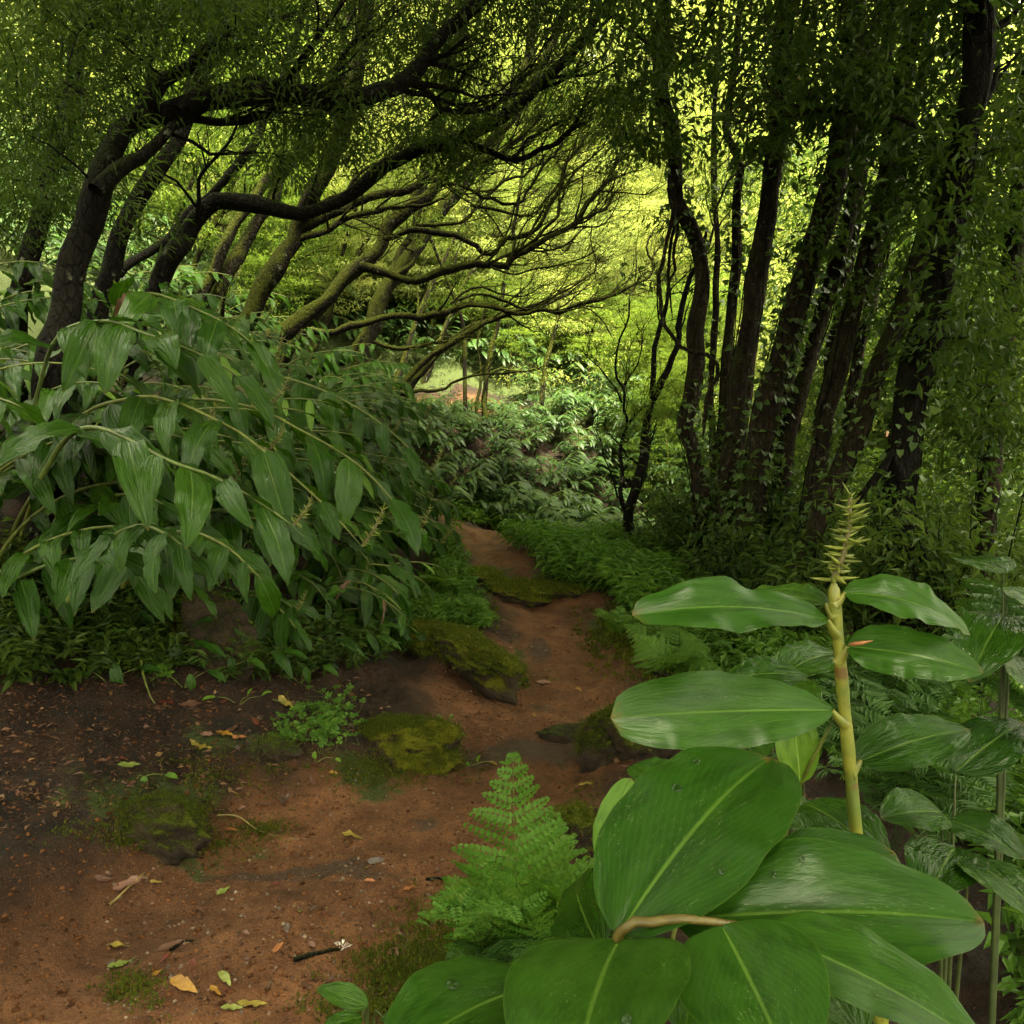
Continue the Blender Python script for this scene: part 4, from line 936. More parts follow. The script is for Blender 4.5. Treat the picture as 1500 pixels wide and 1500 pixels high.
# low leafy saplings close behind the clearing, filling the view to the hill
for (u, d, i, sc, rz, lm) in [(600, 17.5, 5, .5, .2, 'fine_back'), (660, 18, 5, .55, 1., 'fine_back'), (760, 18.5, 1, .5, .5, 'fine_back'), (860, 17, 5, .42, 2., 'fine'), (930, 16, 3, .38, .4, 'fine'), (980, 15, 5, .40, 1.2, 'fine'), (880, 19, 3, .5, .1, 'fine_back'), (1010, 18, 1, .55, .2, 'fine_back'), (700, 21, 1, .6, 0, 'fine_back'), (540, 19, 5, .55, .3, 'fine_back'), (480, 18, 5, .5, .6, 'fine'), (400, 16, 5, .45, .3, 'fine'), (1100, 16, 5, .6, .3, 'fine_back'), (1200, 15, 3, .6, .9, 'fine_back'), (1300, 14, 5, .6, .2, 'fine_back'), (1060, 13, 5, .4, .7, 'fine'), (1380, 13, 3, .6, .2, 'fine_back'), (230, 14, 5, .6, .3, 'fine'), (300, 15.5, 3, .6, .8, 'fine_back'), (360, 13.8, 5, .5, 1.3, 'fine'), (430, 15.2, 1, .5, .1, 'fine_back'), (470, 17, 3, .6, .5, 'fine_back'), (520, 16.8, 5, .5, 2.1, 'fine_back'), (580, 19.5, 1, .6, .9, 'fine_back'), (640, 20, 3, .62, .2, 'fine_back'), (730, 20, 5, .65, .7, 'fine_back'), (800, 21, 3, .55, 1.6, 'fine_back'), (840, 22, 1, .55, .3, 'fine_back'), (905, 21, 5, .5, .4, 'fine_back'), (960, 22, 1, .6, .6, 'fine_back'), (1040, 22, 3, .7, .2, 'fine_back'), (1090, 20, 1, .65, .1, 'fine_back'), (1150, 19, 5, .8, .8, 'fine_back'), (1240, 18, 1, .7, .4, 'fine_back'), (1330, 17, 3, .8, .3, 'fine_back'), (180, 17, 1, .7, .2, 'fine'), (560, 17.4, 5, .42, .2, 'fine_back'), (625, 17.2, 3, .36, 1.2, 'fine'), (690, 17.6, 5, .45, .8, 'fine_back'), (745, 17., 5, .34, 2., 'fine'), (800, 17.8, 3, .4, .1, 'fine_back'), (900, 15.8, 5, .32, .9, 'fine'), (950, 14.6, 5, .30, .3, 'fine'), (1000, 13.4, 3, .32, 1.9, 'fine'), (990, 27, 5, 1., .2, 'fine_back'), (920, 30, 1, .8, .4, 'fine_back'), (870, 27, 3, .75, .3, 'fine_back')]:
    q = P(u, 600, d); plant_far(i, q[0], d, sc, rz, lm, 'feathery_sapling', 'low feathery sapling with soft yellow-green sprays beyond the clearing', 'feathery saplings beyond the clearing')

# trees added around and behind the viewer so their crowns shade the near ground
for k, (x, y, i, sc) in enumerate([(-4.2, -1.2, 6, 1.05), (-1.6, -3.2, 6, 1.), (1.7, -2.4, 2, 1.15), (4.2, -1.2, 6, 1.05), (5.6, 2.2, 6, 1.1), (-6.2, 1.8, 2, 1.2), (3.2, -4.6, 6, 1.15), (-3.4, -5.2, 2, 1.2), (6.8, 4.8, 2, 1.1), (.2, -6.2, 6, 1.2), (6.5, -2.8, 2, 1.2), (2.6, .3, 6, 1.25), (-2.4, -.2, 6, 1.25)]):
    plant_far(i, x, y, sc, k * 1.3, 'broad', 'added_shade_tree', 'tall broad-crowned tree added around the viewer to shade the near trail', 'added shade trees around the viewer')

for k, (x, y, i, sc) in enumerate([(5.7, 11.6, 0, .8), (6.9, 10.4, 3, .95), (7.3, 13.2, 4, .9), (8.6, 11.4, 1, 1.), (6.4, 15.2, 0, .9), (9.2, 14.6, 4, 1.), (5.0, 13.8, 5, .75), (7.9, 16.8, 2, .8)]):
    plant_far(i, x, y, sc, k * 1.1, 'broad', 'leafy_tree', 'dark leafy tree filling the gaps behind the right-hand ivy trunks', 'dark trees behind the ivy trunks')

def stuff_leaves(name, pts, mat, per, rad, L, W, flat=.7, h=.35, droop=.2):
    lv = Leaves()
    for p in pts:
        lv.add(*spray(p + np.array([0, 0, h * rng.random()]), rad * (.6 + .8 * rng.random()), per, L, W, flat, droop))
    o = link(name, lv.mesh(name, M[mat])); return tag(o, kind='stuff')

pts = []
for k in range(6500):
    y = 19 + 46 * rng.random() ** 1.4; x = (rng.random() * 2 - 1) * (.62 * y + 4)
    if poly_dist(np.array([x]), np.array([y]), TERR)[0] < .25: continue
    pts.append((x, y))
pts = np.array(pts); pz = height(pts[:, 0], pts[:, 1])
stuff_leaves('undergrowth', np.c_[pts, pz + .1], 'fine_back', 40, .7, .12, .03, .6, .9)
pts = []
for k in range(2600):
    y = 12.5 + 9 * rng.random(); x = (rng.random() * 2 - 1) * (.62 * y + 3)
    if min(poly_dist(np.array([x]), np.array([y]), TERR)[0], poly_dist(np.array([x]), np.array([y]), PATH)[0]) < .3: continue
    pts.append((x, y))
pts = np.array(pts); pz = height(pts[:, 0], pts[:, 1])
stuff_leaves('near_undergrowth', np.c_[pts, pz + .05], 'ginger_far', 30, .4, .085, .02, .6, .3)

# ---------------------------------------------------------------- ginger: shared pieces
BL = []
for s in range(10):
    BL.append(make_mesh('ginger_blade', *blade(1., .27 + .045 * (s % 3), 7, 15, .7 + .45 * rng.random(), .32, .036, (rng.random() - .5) * .5, 40 + s, s / 10)[:2], M['ginger'], blade(1., .28, 7, 15, .8, .3, .02, 0, 40 + s, s / 10)[2]))
BLY = make_mesh('young_blade', *blade(1., .24, 7, 13, .6, .35, .02, .2, 61, .4)[:2], M['ginger_young'], blade(1., .24, 7, 13, .6, .35, .02, .2, 61, .4)[2])

BLD = make_mesh('withered_blade', *blade(1., .13, 7, 13, 1.9, .9, .05, .9, 63, .4)[:2], M['fallen_brown'], blade(1., .13, 7, 13, 1.9, .9, .05, .9, 63, .4)[2])

def spike_parts(Ls=.2, n=46, rb=.02, Lb=.035, seed=0, up=.35):
    """seed spike: a core set with pointed bracts in a spiral"""
    r = np.random.default_rng(seed); core, br = MB(), MB()
    n_ = 10; c = np.stack([.01 * np.sin(np.linspace(0, 3, n_)), np.zeros(n_), np.linspace(0, Ls, n_)], -1)
    core.add(*tube(c, np.linspace(rb * .42, rb * .2, n_), 7, .1, .3))
    for k in range(n):
        lv_ = k // 6; t = (lv_ + .5 + .25 * r.normal()) / (n / 6); t = min(max(t, 0), 1); a = k * 1.047 + lv_ * .55 + r.normal() * .3; L = Lb * (1.15 - .45 * t) * (.6 + .65 * r.random())
        el = up + .5 * t ** 3 + r.normal() * .26
        d = np.array([math.cos(a) * math.cos(el), math.sin(a) * math.cos(el), math.sin(el)])
        p = np.array([np.interp(t, np.linspace(0, 1, n_), c[:, 0]), 0, t * Ls])
        q = np.stack([p, p + d * L * .35, p + d * L * .7 + [0, 0, L * .05], p + d * L + [0, 0, L * .10]])
        br.add(*tube(q, [L * .075, L * .095, L * .06, L * .008], 5, 0, r.random()))
    return core, br
SP = [(a.mesh('spike_core', M['spike_core']), b.mesh('spike_bracts', M['spike'])) for a, b in [spike_parts(.16, 34, .016, .032, s) for s in range(3)]]

def ginger_curve(root, az, Ls, tilt0, tilt1, n=22, wig=.05):
    t = np.linspace(0, 1, n); ti = tilt0 + (tilt1 - tilt0) * t ** .9
    a = az + .25 * (t - .5) * (rng.random() - .5)
    d = np.stack([np.sin(ti) * np.cos(a), np.sin(ti) * np.sin(a), np.cos(ti)], -1)
    return root + np.vstack([np.zeros(3), np.cumsum(d[:-1] * Ls / (n - 1), axis=0)])

def ginger_stem(root, az, Ls, t0, t1, label, group, leafL=.36, nleaf=13, sep=True, spike=True, start=.28, name='ginger_plant', blades=None, curve=None):
    c = ginger_curve(np.asarray(root, float), az, Ls, t0, t1) if curve is None else catmull(curve, 24)
    e = thing(name, label, 'ginger plant', c[0], group)
    ms = MB(); ms.add(*tube(c, np.linspace(.011, .0035, len(c)), 6, 0, rng.random())); ms.build('stem', M['stalk'], e)
    T = norm(np.gradient(c, axis=0)); fol = MB()
    for k in range(nleaf):
        t = start + (1 - start) * (k + .4 * rng.random()) / nleaf; f = t * (len(c) - 1); i = min(int(f), len(c) - 2)
        p = c[i] + (c[i + 1] - c[i]) * (f - i); tan = T[i]
        sd = norm(np.cross(tan, [0, 0, 1.])) * (1 if k % 2 else -1)
        flat = math.sqrt(max(0, 1 - tan[2] ** 2))
        d = norm(tan * (.55 + .35 * t) + sd * (.75 + .2 * rng.normal()) + np.array([0, 0, -.55 * flat - .25 * rng.random()]) + rng.normal(size=3) * .24)
        up = norm(np.array([0, 0, 1.]) + sd * .5 + tan * .35 + np.array([.25, -.45, 0]) + rng.normal(size=3) * .34)
        L = leafL * (.72 + .45 * math.sin(math.pi * min(1, .25 + .75 * t)) * 1.0) * (.62 + .58 * rng.random())
        Mx = frame(d, up)
        bi = rng.integers(0, 10)
        if sep:
            o = link('leaf', BL[bi] if rng.random() > .035 else (BLY if rng.random() < .82 else BLD), e); o.matrix_local = M4(Mx, p - c[0], L)
        else:
            V, F, lc = blade(1., .28, 5, 8, .7 + .4 * rng.random(), .3, .022, .2 * rng.normal(), int(rng.integers(0, 999)), rng.random())
            fol.add(frame_to(V, Mx, p, L), F, lc)
    if not sep: fol.build('foliage', M['ginger_bank'], e)
    if spike:
        k = int(rng.integers(0, 3)); s = .65 + .4 * rng.random()
        sp = link('seed_spike', SP[k][1], e); cr = link('core', SP[k][0], sp)
        sp.matrix_local = M4(frame(np.array([.3 * rng.normal(), 1, 0]), norm(T[-1] * .45 + np.array([.1, 0, 1.]))), c[-1] - c[0], s)
    return e

# left bank: rows of canes arching down towards the path
XE = lambda y: np.interp(y, [2.6, 3.3, 4.2, 5.2, 6.5, 8, 9.5, 11, 12.5], [-1.5, -1.3, -1.0, -.84, -.84, -.84, -1.02, -1.3, -1.6])
LB = {0: ('arching ginger cane with big drooping glossy leaves at the near end of the left bank', 'big-leaved ginger canes at the near end of the left bank'),
      1: ('arching ginger cane with glossy hanging leaves halfway along the left bank', 'ginger canes halfway along the left bank'),
      2: ('small-looking ginger cane at the far end of the left bank where the path turns', 'ginger canes at the far end of the left bank')}
# canes traced from the photograph: (points with distance), leaf length
TR = [([(60, 700, 3.3), (100, 640, 3.2), (150, 628, 3.05), (250, 676, 2.85), (310, 697, 2.8), (370, 730, 2.75), (430, 770, 2.72)], .33, 'lowest long ginger cane crossing the left edge, yellow-green and hung with big leaves'),
      ([(60, 760, 4.2), (110, 620, 4.1), (200, 582, 3.7), (258, 590, 3.5), (310, 612, 3.4), (358, 638, 3.35), (420, 690, 3.3), (480, 745, 3.3), (530, 800, 3.3)], .34, 'ginger cane running down through the middle of the left-hand leaves'),
      ([(40, 640, 4.0), (80, 500, 3.9), (150, 470, 3.7), (210, 488, 3.55), (286, 516, 3.5), (340, 545, 3.5), (400, 590, 3.5)], .36, 'topmost near ginger cane sloping in from the left edge'),
      ([(190, 700, 5.0), (240, 600, 4.8), (300, 585, 4.5), (380, 600, 4.4), (440, 630, 4.3), (510, 670, 4.25), (560, 715, 4.2), (610, 780, 4.2)], .36, 'ginger cane with a pale stem reaching right above the middle cane'),
      ([(100, 880, 3.1), (150, 800, 3.0), (200, 770, 2.85), (235, 778, 2.8), (262, 795, 2.75), (290, 820, 2.75)], .22, 'short low ginger shoot with light leaves at the left edge'),
      ([(180, 860, 3.6), (220, 790, 3.4), (280, 780, 3.2), (330, 800, 3.1), (362, 828, 3.05), (385, 850, 3.05)], .27, 'low ginger cane whose leaves hang over the dark mossed boulder'),
      ([(330, 640, 6.5), (390, 560, 6.2), (440, 560, 5.9), (510, 590, 5.7), (570, 630, 5.5), (630, 690, 5.5)], .38, 'upper ginger cane on the skyline of the left bank with seed spikes beyond'),
      ([(150, 560, 5.0), (170, 450, 4.9), (220, 430, 4.7), (280, 450, 4.5), (340, 480, 4.4), (400, 530, 4.4)], .40, 'highest ginger cane at the upper left, under the black limb')]
GL_ = 'ginger canes arching over the left bank'
for i, (pts_, L, lb) in enumerate(TR):
    ginger_stem(None, 0, 0, 0, 0, lb, GL_, leafL=L, nleaf=15, sep=True, spike=i not in (4, 5), start=.2, curve=np.array([P(*q) for q in pts_]))
def bank(y0, y1, n, zone, sep, leafL, nleaf):
    for k in range(n):
        y = y0 + (y1 - y0) * (k + rng.random()) / n
        Ls = 1.25 + .6 * rng.random(); back = 2.3 * rng.random() ** 1.2 if k % 3 else .35 * rng.random()
        az = -.35 + .5 * rng.normal() * .5
        tipx = XE(y - .2) - back - .1 * rng.random()
        rx = tipx - Ls * .72; ry = y + Ls * .25
        q = np.array([rx, ry, H(rx, ry) - .03])
        ginger_stem(q, az, Ls, .35 + .25 * rng.random(), 1.75 + .35 * rng.random(), *LB[zone], leafL=leafL, nleaf=nleaf, sep=sep, spike=rng.random() < .22)
bank(3.4, 5.6, 66, 0, True, .30, 13)
bank(5.6, 8.2, 66, 1, True, .30, 13)
bank(8.2, 12.8, 70, 2, False, .30, 12)

# short canes at the foot of the bank, hanging over its edge
for k in range(64):
    y = 4.6 + 6.6 * rng.random(); az = -.5 + .5 * rng.normal(); Ls = .75 + .35 * rng.random()
    rx = XE(y) - .12 - .30 * Ls - .5 * rng.random(); q = np.array([rx, y, H(rx, y) - .03])
    ginger_stem(q, az, Ls, .5 + .3 * rng.random(), 2.0 + .4 * rng.random(), 'short ginger cane hanging low over the path edge at the foot of the left bank', 'short ginger canes at the foot of the left bank', leafL=.29, nleaf=10, sep=y < 6.5, spike=rng.random() < .15)

# far banks: clumps
GF = []
for s in range(6):
    ms, fo = MB(), MB()
    for k in range(5):
        az = rng.random() * 6.28; c = ginger_curve(np.array([.15 * rng.normal(), .15 * rng.normal(), -.05]), az * .35 - 1.9, .75 + .5 * rng.random(), .25, 1.5 + .6 * rng.random(), 12)
        ms.add(*tube(c, np.linspace(.009, .003, 12), 5, 0, rng.random()))
        T = norm(np.gradient(c, axis=0))
        for q in range(11):
            t = .25 + .75 * q / 11; i = min(int(t * 11), 10); sd = norm(np.cross(T[i], [0, 0, 1.])) * (1 if q % 2 else -1)
            d = norm(T[i] * .7 + sd * .9 + np.array([0, 0, -.5]) + rng.normal(size=3) * .12)
            V, F, lc = blade(1, .24, 3, 5, .8, .3, .0, 0, 0, rng.random())
            fo.add(frame_to(V, frame(d, norm(np.array([0, -.5, 1.]) + sd * .3)), c[i], .27 * (.8 + .4 * rng.random())), F, lc)
    GF.append((ms.mesh('clump_stems', M['stalk']), fo.mesh('clump_foliage', M['ginger_far'])))
def clump(x, y, s, rz, label, group):
    e = thing('ginger_clump', label, 'ginger plant', (x, y, H(x, y) - .02), group); i = int(rng.integers(0, 6))
    link('stems', GF[i][0], e); link('foliage', GF[i][1], e); e.scale = (s, s, s); e.rotation_euler = (0, 0, rz)
def scatter(n, x0, x1, y0, y1, md, test=None):
    out = []
    for k in range(n * 30):
        x = x0 + (x1 - x0) * rng.random(); y = y0 + (y1 - y0) * rng.random()
        if test and not test(x, y): continue
        if all((x - a) ** 2 + (y - b) ** 2 > md * md for a, b in out): out.append((x, y))
        if len(out) >= n: break
    return out
offp = lambda x, y, m=.2: min(poly_dist(np.array([x]), np.array([y]), PATH)[0], poly_dist(np.array([x]), np.array([y]), TERR)[0]) > m
for (x, y) in scatter(135, -2.2, 3.2, 12.5, 16.2, .25, lambda x, y: offp(x, y, .3) and y > 12.7 + .1 * x):
    clump(x, y, (.74 + .3 * rng.random()) * (.62 if y > 14.1 and x < .6 else .9), rng.normal() * .5, 'pale ginger clump hanging on the dark bank across the gully', 'ginger clumps on the bank across the gully')
for (x, y) in scatter(26, .7, 3.2, 10.6, 12.8, .3, lambda x, y: offp(x, y, .6)):
    clump(x, y, .65 + .3 * rng.random(), rng.normal() * .6, 'ginger clump in the gully at the foot of the slender black tree', 'ginger clumps in the gully')
for (x, y) in scatter(85, -5.5, 2.5, 16.8, 20.5, .34, lambda x, y: offp(x, y, .3)):
    clump(x, y, .8 + .35 * rng.random(), rng.normal() * .5, 'pale ginger clump on the slope above the terrace path', 'ginger clumps above the terrace path')
for (x, y) in scatter(60, -10, -3.6, 11.5, 19, .5, lambda x, y: offp(x, y, .3)):
    clump(x, y, .95 + .4 * rng.random(), rng.normal() * .6, 'silvery ginger clump behind the leaning trunks high on the left', 'ginger clumps behind the leaning trunks')
for (x, y) in scatter(11, -3.6, .8, 14.3, 15.0, .4, lambda x, y: offp(x, y, .2)):
    clump(x, y, .34 + .16 * rng.random(), rng.normal() * .6, 'low ginger clump along the lip of the terrace path', 'ginger clumps along the terrace lip')

# ---------------------------------------------------------------- shrubs under the ivy trees
def shrub(x, y, hgt, wid, n, mat, leaf, label, group=None, name='leafy_shrub', nl=60):
    z = H(x, y); e = thing(name, label, 'shrub', (x, y, z), group); st, lv = MB(), Leaves()
    for k in range(n):
        a = rng.random() * 6.28; q = wid * rng.random() ** .6; hh = hgt * (.35 + .65 * rng.random())
        tip = np.array([x + math.cos(a) * q, y + math.sin(a) * q, z + hh]); b = np.array([x + .08 * rng.normal(), y + .08 * rng.normal(), z - .05])
        t = np.linspace(0, 1, 7)[:, None]; mid = (b * .6 + tip * .4) + np.array([0, 0, hh * .3])
        c = wobble((1 - t) ** 2 * b + 2 * t * (1 - t) * mid + t * t * tip, .05)
        st.add(*tube(c, np.linspace(.009, .003, 7), 5, 0, rng.random()))
        for i in (3, 4, 5, 6):
            lv.add(*spray(c[i], .12 + .12 * rng.random(), nl // 4, leaf[0], leaf[1], .7, .25))
    st.build('stems', M['bark_dark'], e); lv.build('foliage', M[mat], e); return e
SH = [(1090, 9.0, 1.7, .75, 26), (1150, 8.0, 1.35, .6, 22), (1030, 8.8, .9, .6, 18), (1000, 9.6, .8, .5, 16), (1220, 7.0, 1.1, .6, 20), (1120, 7.4, .8, .6, 18), (1290, 6.4, 1.0, .6, 20), (1060, 7.6, .6, .5, 14), (1360, 6.0, 1.2, .7, 22), (1440, 5.6, 1.4, .8, 24), (970, 8.8, .55, .4, 12), (1180, 6.2, .7, .5, 14)]
SH += [(1250, 10.5, 2.2, 1.1, 44), (1330, 9.5, 2.3, 1.1, 44), (1400, 8.6, 2.4, 1.1, 44), (1160, 11, 1.8, 1.0, 36), (1470, 8., 2.4, 1.1, 44), (1290, 8.2, 1.5, .8, 30), (1200, 9., 1.4, .8, 30)]
for i, (u, d, hh, ww, n) in enumerate(SH):
    q = P(u, 700, d)
    shrub(q[0], d, hh, ww, n, 'broad', (.10, .03), 'big dark shrub with narrow glossy leaves in front of the ivy trunks' if i == 0 else 'dark leafy shrub at the foot of the ivy-clad trunks', None if i == 0 else 'shrubs at the foot of the ivy trunks')

# ---------------------------------------------------------------- ground cover beyond the path and along its edges
def poly_samples(poly, n, dmin=1.5):
    poly = np.array(poly); lo, hi = poly.min(0), poly.max(0); out = []
    def inside(p):
        c = False; j = len(poly) - 1
        for i in range(len(poly)):
            if (poly[i, 1] > p[1]) != (poly[j, 1] > p[1]) and p[0] < (poly[j, 0] - poly[i, 0]) * (p[1] - poly[i, 1]) / (poly[j, 1] - poly[i, 1]) + poly[i, 0]: c = not c
            j = i
        return c
    while len(out) < n:
        p = lo + (hi - lo) * rng.random(2)
        if inside(p): out.append(G(p[0], p[1], dmin))
    return np.array(out)
def herbs(poly, n, hgt, leaf, mb, fr=.5, nl=9, dmin=1.5, clear=.02):
    pts = poly_samples(poly, n, dmin)
    sd = path_sd(pts[:, 0], pts[:, 1]); pts = pts[sd > clear]
    for p in pts:
        hh = hgt * (.4 + .8 * rng.random()); az = rng.random() * 6.28
        tip = p + np.array([math.cos(az) * hh * .45, math.sin(az) * hh * .45, hh]); k = nl
        t = (.25 + .75 * (np.arange(k) + rng.random(k) * .5) / k)[:, None]
        pos = p + (tip - p) * t + np.array([0, 0, 1]) * (-.25 * hh * t * t)
        a = az + np.where(np.arange(k) % 2, 1.2, -1.2) + rng.normal(size=k) * .35
        d = np.stack([np.cos(a), np.sin(a), -.15 + .35 * rng.normal(size=k)], -1)
        nr = np.array([0, 0, 1.]) + rng.normal(size=(k, 3)) * .3
        mb.add(pos, d, nr, leaf[0] * (.6 + .7 * rng.random(k)), leaf[1] * (.6 + .7 * rng.random(k)))
hl = Leaves()
herbs([(650, 770), (660, 735), (760, 735), (900, 765), (960, 800), (985, 850), (960, 905), (900, 905), (860, 880), (800, 855), (730, 835), (690, 800)], 2800, .36, (.11, .026), hl)
herbs([(860, 880), (960, 850), (1010, 880), (1060, 960), (1070, 1010), (980, 990), (950, 960), (890, 940)], 800, .15, (.05, .024), hl)
herbs([(980, 860), (1150, 860), (1200, 1000), (1090, 1010)], 700, .25, (.08, .03), hl)
herbs([(590, 880), (640, 850), (700, 880), (710, 925), (650, 930), (590, 910)], 420, .18, (.06, .022), hl)
herbs([(540, 900), (620, 860), (640, 930), (610, 960), (560, 960)], 300, .18, (.06, .022), hl)
herbs([(640, 800), (665, 790), (680, 850), (690, 880), (640, 880)], 220, .2, (.07, .02), hl)
herbs([(1500, 1000), (1900, 1000), (2100, 1500), (1500, 1500)], 700, .25, (.08, .03), hl)
herbs([(1150, 930), (1420, 900), (1500, 1100), (1500, 1300), (1200, 1120)], 600, .22, (.07, .03), hl)
o = link('ground_cover', hl.mesh('ground_cover', M['herb'])); tag(o, kind='stuff')
hl = Leaves()
herbs([(150, 830), (260, 860), (360, 900), (520, 900), (600, 890), (600, 930), (540, 985), (420, 1000), (330, 1000), (230, 985), (150, 1000)], 700, .20, (.06, .026), hl)
herbs([(0, 800), (150, 830), (150, 1000), (0, 1010)], 260, .2, (.07, .028), hl)
o = link('bank_herbs', hl.mesh('bank_herbs', M['broad'])); tag(o, kind='stuff')

# moss tufts on the soil where the photo shows them
def tufts(pts, nrm, n_each, L, mbl):
    for p, q in zip(pts, nrm):
        k = n_each; off = rng.normal(size=(k, 3)) * .012; off[:, 2] *= .3
        mbl.add(p + off, norm(q + rng.normal(size=(k, 3)) * .6), rng.normal(size=(k, 3)), L * (.5 + rng.random(k)), L * .35 * (.6 + .8 * rng.random(k)), rng.random(k))
ml = Leaves()
for (u, v, ru, rv, n) in [(590, 1420, 75, 35, 620), (660, 1375, 70, 50, 700), (330, 1130, 90, 30, 160), (310, 1240, 80, 14, 90), (390, 1215, 40, 12, 110), (540, 1130, 60, 25, 180), (605, 1122, 95, 22, 420), (215, 1225, 95, 18, 260), (740, 1000, 30, 14, 120), (800, 862, 60, 12, 300), (910, 930, 50, 40, 350), (985, 965, 60, 35, 300), (680, 905, 40, 20, 220), (190, 1450, 40, 30, 120), (560, 1480, 100, 25, 350), (760, 1480, 90, 25, 200), (850, 1220, 40, 60, 200), (290, 1180, 40, 25, 80), (215, 1190, 60, 30, 100)]:
    pp = np.array([G(u + ru * rng.normal() * .6, v + rv * rng.normal() * .6) for _ in range(n)])
    tufts(pp, np.tile([0, 0, 1.], (len(pp), 1)), 7, .014 if v > 1000 else .03, ml)
o = link('ground_moss', ml.mesh('ground_moss', M['moss_tuft'])); tag(o, kind='stuff')
# ---------------------------------------------------------------- stones
import bmesh
def rock(name, label, u, v, wpx, hpx, deep, mat, tuft=900, d=None, sink=.3, seed=1, tl=.012, rot=0., flat=1., cat='rock', dims=None):
    p = G(u, v) if d is None else P(u, v, d)
    s = p[1] / FPX; sx, sz, sy = wpx * s / 2, hpx * s * .62, wpx * s / 2 * deep
    if dims: sx, sy, sz = dims
    bm = bmesh.new(); bmesh.ops.create_icosphere(bm, subdivisions=5, radius=1.)
    r = np.random.default_rng(seed); o3 = r.random(3) * 30
    V = np.array([vv.co[:] for vv in bm.verts]); F = np.array([[q.index for q in f.verts] for f in bm.faces]); bm.free()
    n1 = fbm(V[:, 0] * 1.3 + o3[0] + V[:, 2], V[:, 1] * 1.3 + o3[1] - V[:, 2] * .7, 4); n2 = fbm(V[:, 0] * 5 + o3[2], V[:, 1] * 5 + V[:, 2] * 4, 4)
    V = V * (1 + .62 * n1 + .20 * n2)[:, None]
    # knock flat faces into it
    for k in range(6):
        d_ = norm(r.normal(size=3) + np.array([0, 0, .3])); h_ = .72 + .25 * r.random(); e_ = V @ d_ - h_
        V = V - np.clip(e_, 0, None)[:, None] * d_ * .8
    V = V * np.array([sx, sy, sz])
    c, s_ = math.cos(rot), math.sin(rot); V = V @ np.array([[c, s_, 0], [-s_, c, 0], [0, 0, 1]])
    base = np.array([p[0], p[1] + (0 if dims else sy * .5), p[2] + sz * (1 - 2 * sink) * .5]); ro = thing(name, label, cat, (base[0], base[1], p[2]))
    W = V + base
    me = make_mesh('stone', W - np.array(ro['_o']), F, M[mat]); link('stone', me, ro)
    if tuft:
        nr = np.zeros_like(W); fn = np.cross(W[F[:, 1]] - W[F[:, 0]], W[F[:, 2]] - W[F[:, 0]])
        for k in range(3): np.add.at(nr, F[:, k], fn)
        nr = norm(nr); ok = np.where((nr[:, 2] + .9 * fbm(W[:, 0] * 5, W[:, 1] * 5 + W[:, 2] * 5, 3) > .38) & (W[:, 2] > p[2] - .03))[0]
        if len(ok):
            ix = rng.choice(ok, tuft); lv = Leaves(); tufts(W[ix] + rng.normal(size=(tuft, 3)) * .008, nr[ix], 6, tl, lv)
            tag(lv.build('moss', M['moss_tuft'], ro), kind='stuff')
    return ro
rock('mossy_rock', 'bright yellow-green mossy rock in the middle of the trail edge, clover beside it', 600, 1112, 180, 92, .6, 'rock_moss', 3000, seed=3, tl=.011, sink=.42)
rock('mossy_rock', 'dark half-mossed rock at the left edge of the trail', 205, 1225, 200, 85, .6, 'rock_half', 1500, seed=5, tl=.010, sink=.6)
rock('mossy_ledge', 'long mossy ledge sloping beside the path, moss hanging from its near end', 662, 952, 165, 74, .7, 'rock_moss', 3000, seed=8, tl=.014, rot=-1.0, dims=(.66, .2, .15), sink=.5)
rock('mossy_rock', 'low moss-capped rock in the middle of the path beyond the ledge', 752, 880, 110, 34, .8, 'rock_moss', 1700, seed=11, tl=.02, sink=.45)
rock('mossy_rock', 'small flat mossy stone at the far left of the path bend', 700, 852, 70, 20, .8, 'rock_moss', 500, seed=31, tl=.02)
rock('mossy_rock', 'dark mossy boulder right of the path under the light ginger leaf', 925, 1110, 135, 110, .8, 'rock_half', 1500, seed=14, tl=.012)
rock('mossy_rock', 'dark boulder with pale lichen under the hanging ginger leaves on the left', 305, 975, 130, 135, .8, 'rock_dark', 500, seed=17, tl=.012)
rock('mossy_rock', 'mossy stone beside the fern at the trail edge', 845, 1240, 85, 70, .8, 'rock_half', 600, seed=19, tl=.011)
rock('mossy_rock', 'flat mossy stone at the right rim of the far path', 835, 872, 85, 22, .7, 'rock_moss', 600, seed=23, tl=.02)
rock('path_rock', 'flat dark bedrock slab set in the path before the bend', 830, 1085, 130, 26, .5, 'rock_dark', 0, seed=27, sink=.42)
rock('path_rock', 'half-buried brown stone in the soil left of the mossy rock', 395, 1110, 75, 40, .7, 'rock_dark', 120, seed=29, sink=.42, tl=.01)

# ---------------------------------------------------------------- near ginger, leaf by leaf
def near_leaf(parent, b, t, Wd, up, droop=.5, fold=.25, wave=.02, twist=0., seed=0, mat='ginger_near', tip=.75, base=.5, roll=0., nx=13, ny=30, label=None):
    B, T = P(*b), P(*t); L = np.linalg.norm(T - B)
    V, F, lc = blade(1., Wd / L, nx, ny, droop, fold, wave, twist, seed, (seed * .137) % 1, tip, roll, base)
    c = V.reshape(ny, nx, 3)[-1, nx // 2]; a = math.atan2(c[2], c[1]); ca, sa = math.cos(-a), math.sin(-a); k = 1 / math.hypot(c[1], c[2])
    V = V @ np.array([[1, 0, 0], [0, ca, sa], [0, -sa, ca]]) * k
    W = frame_to(V, frame(T - B, np.asarray(up, float)), B, L)
    o = link('leaf', make_mesh('near_leaf', W - np.array(parent['_o']), F, M[mat], lc), parent)
    if label: o['label'] = label
    return o, W.reshape(ny, nx, 3)

drops = []
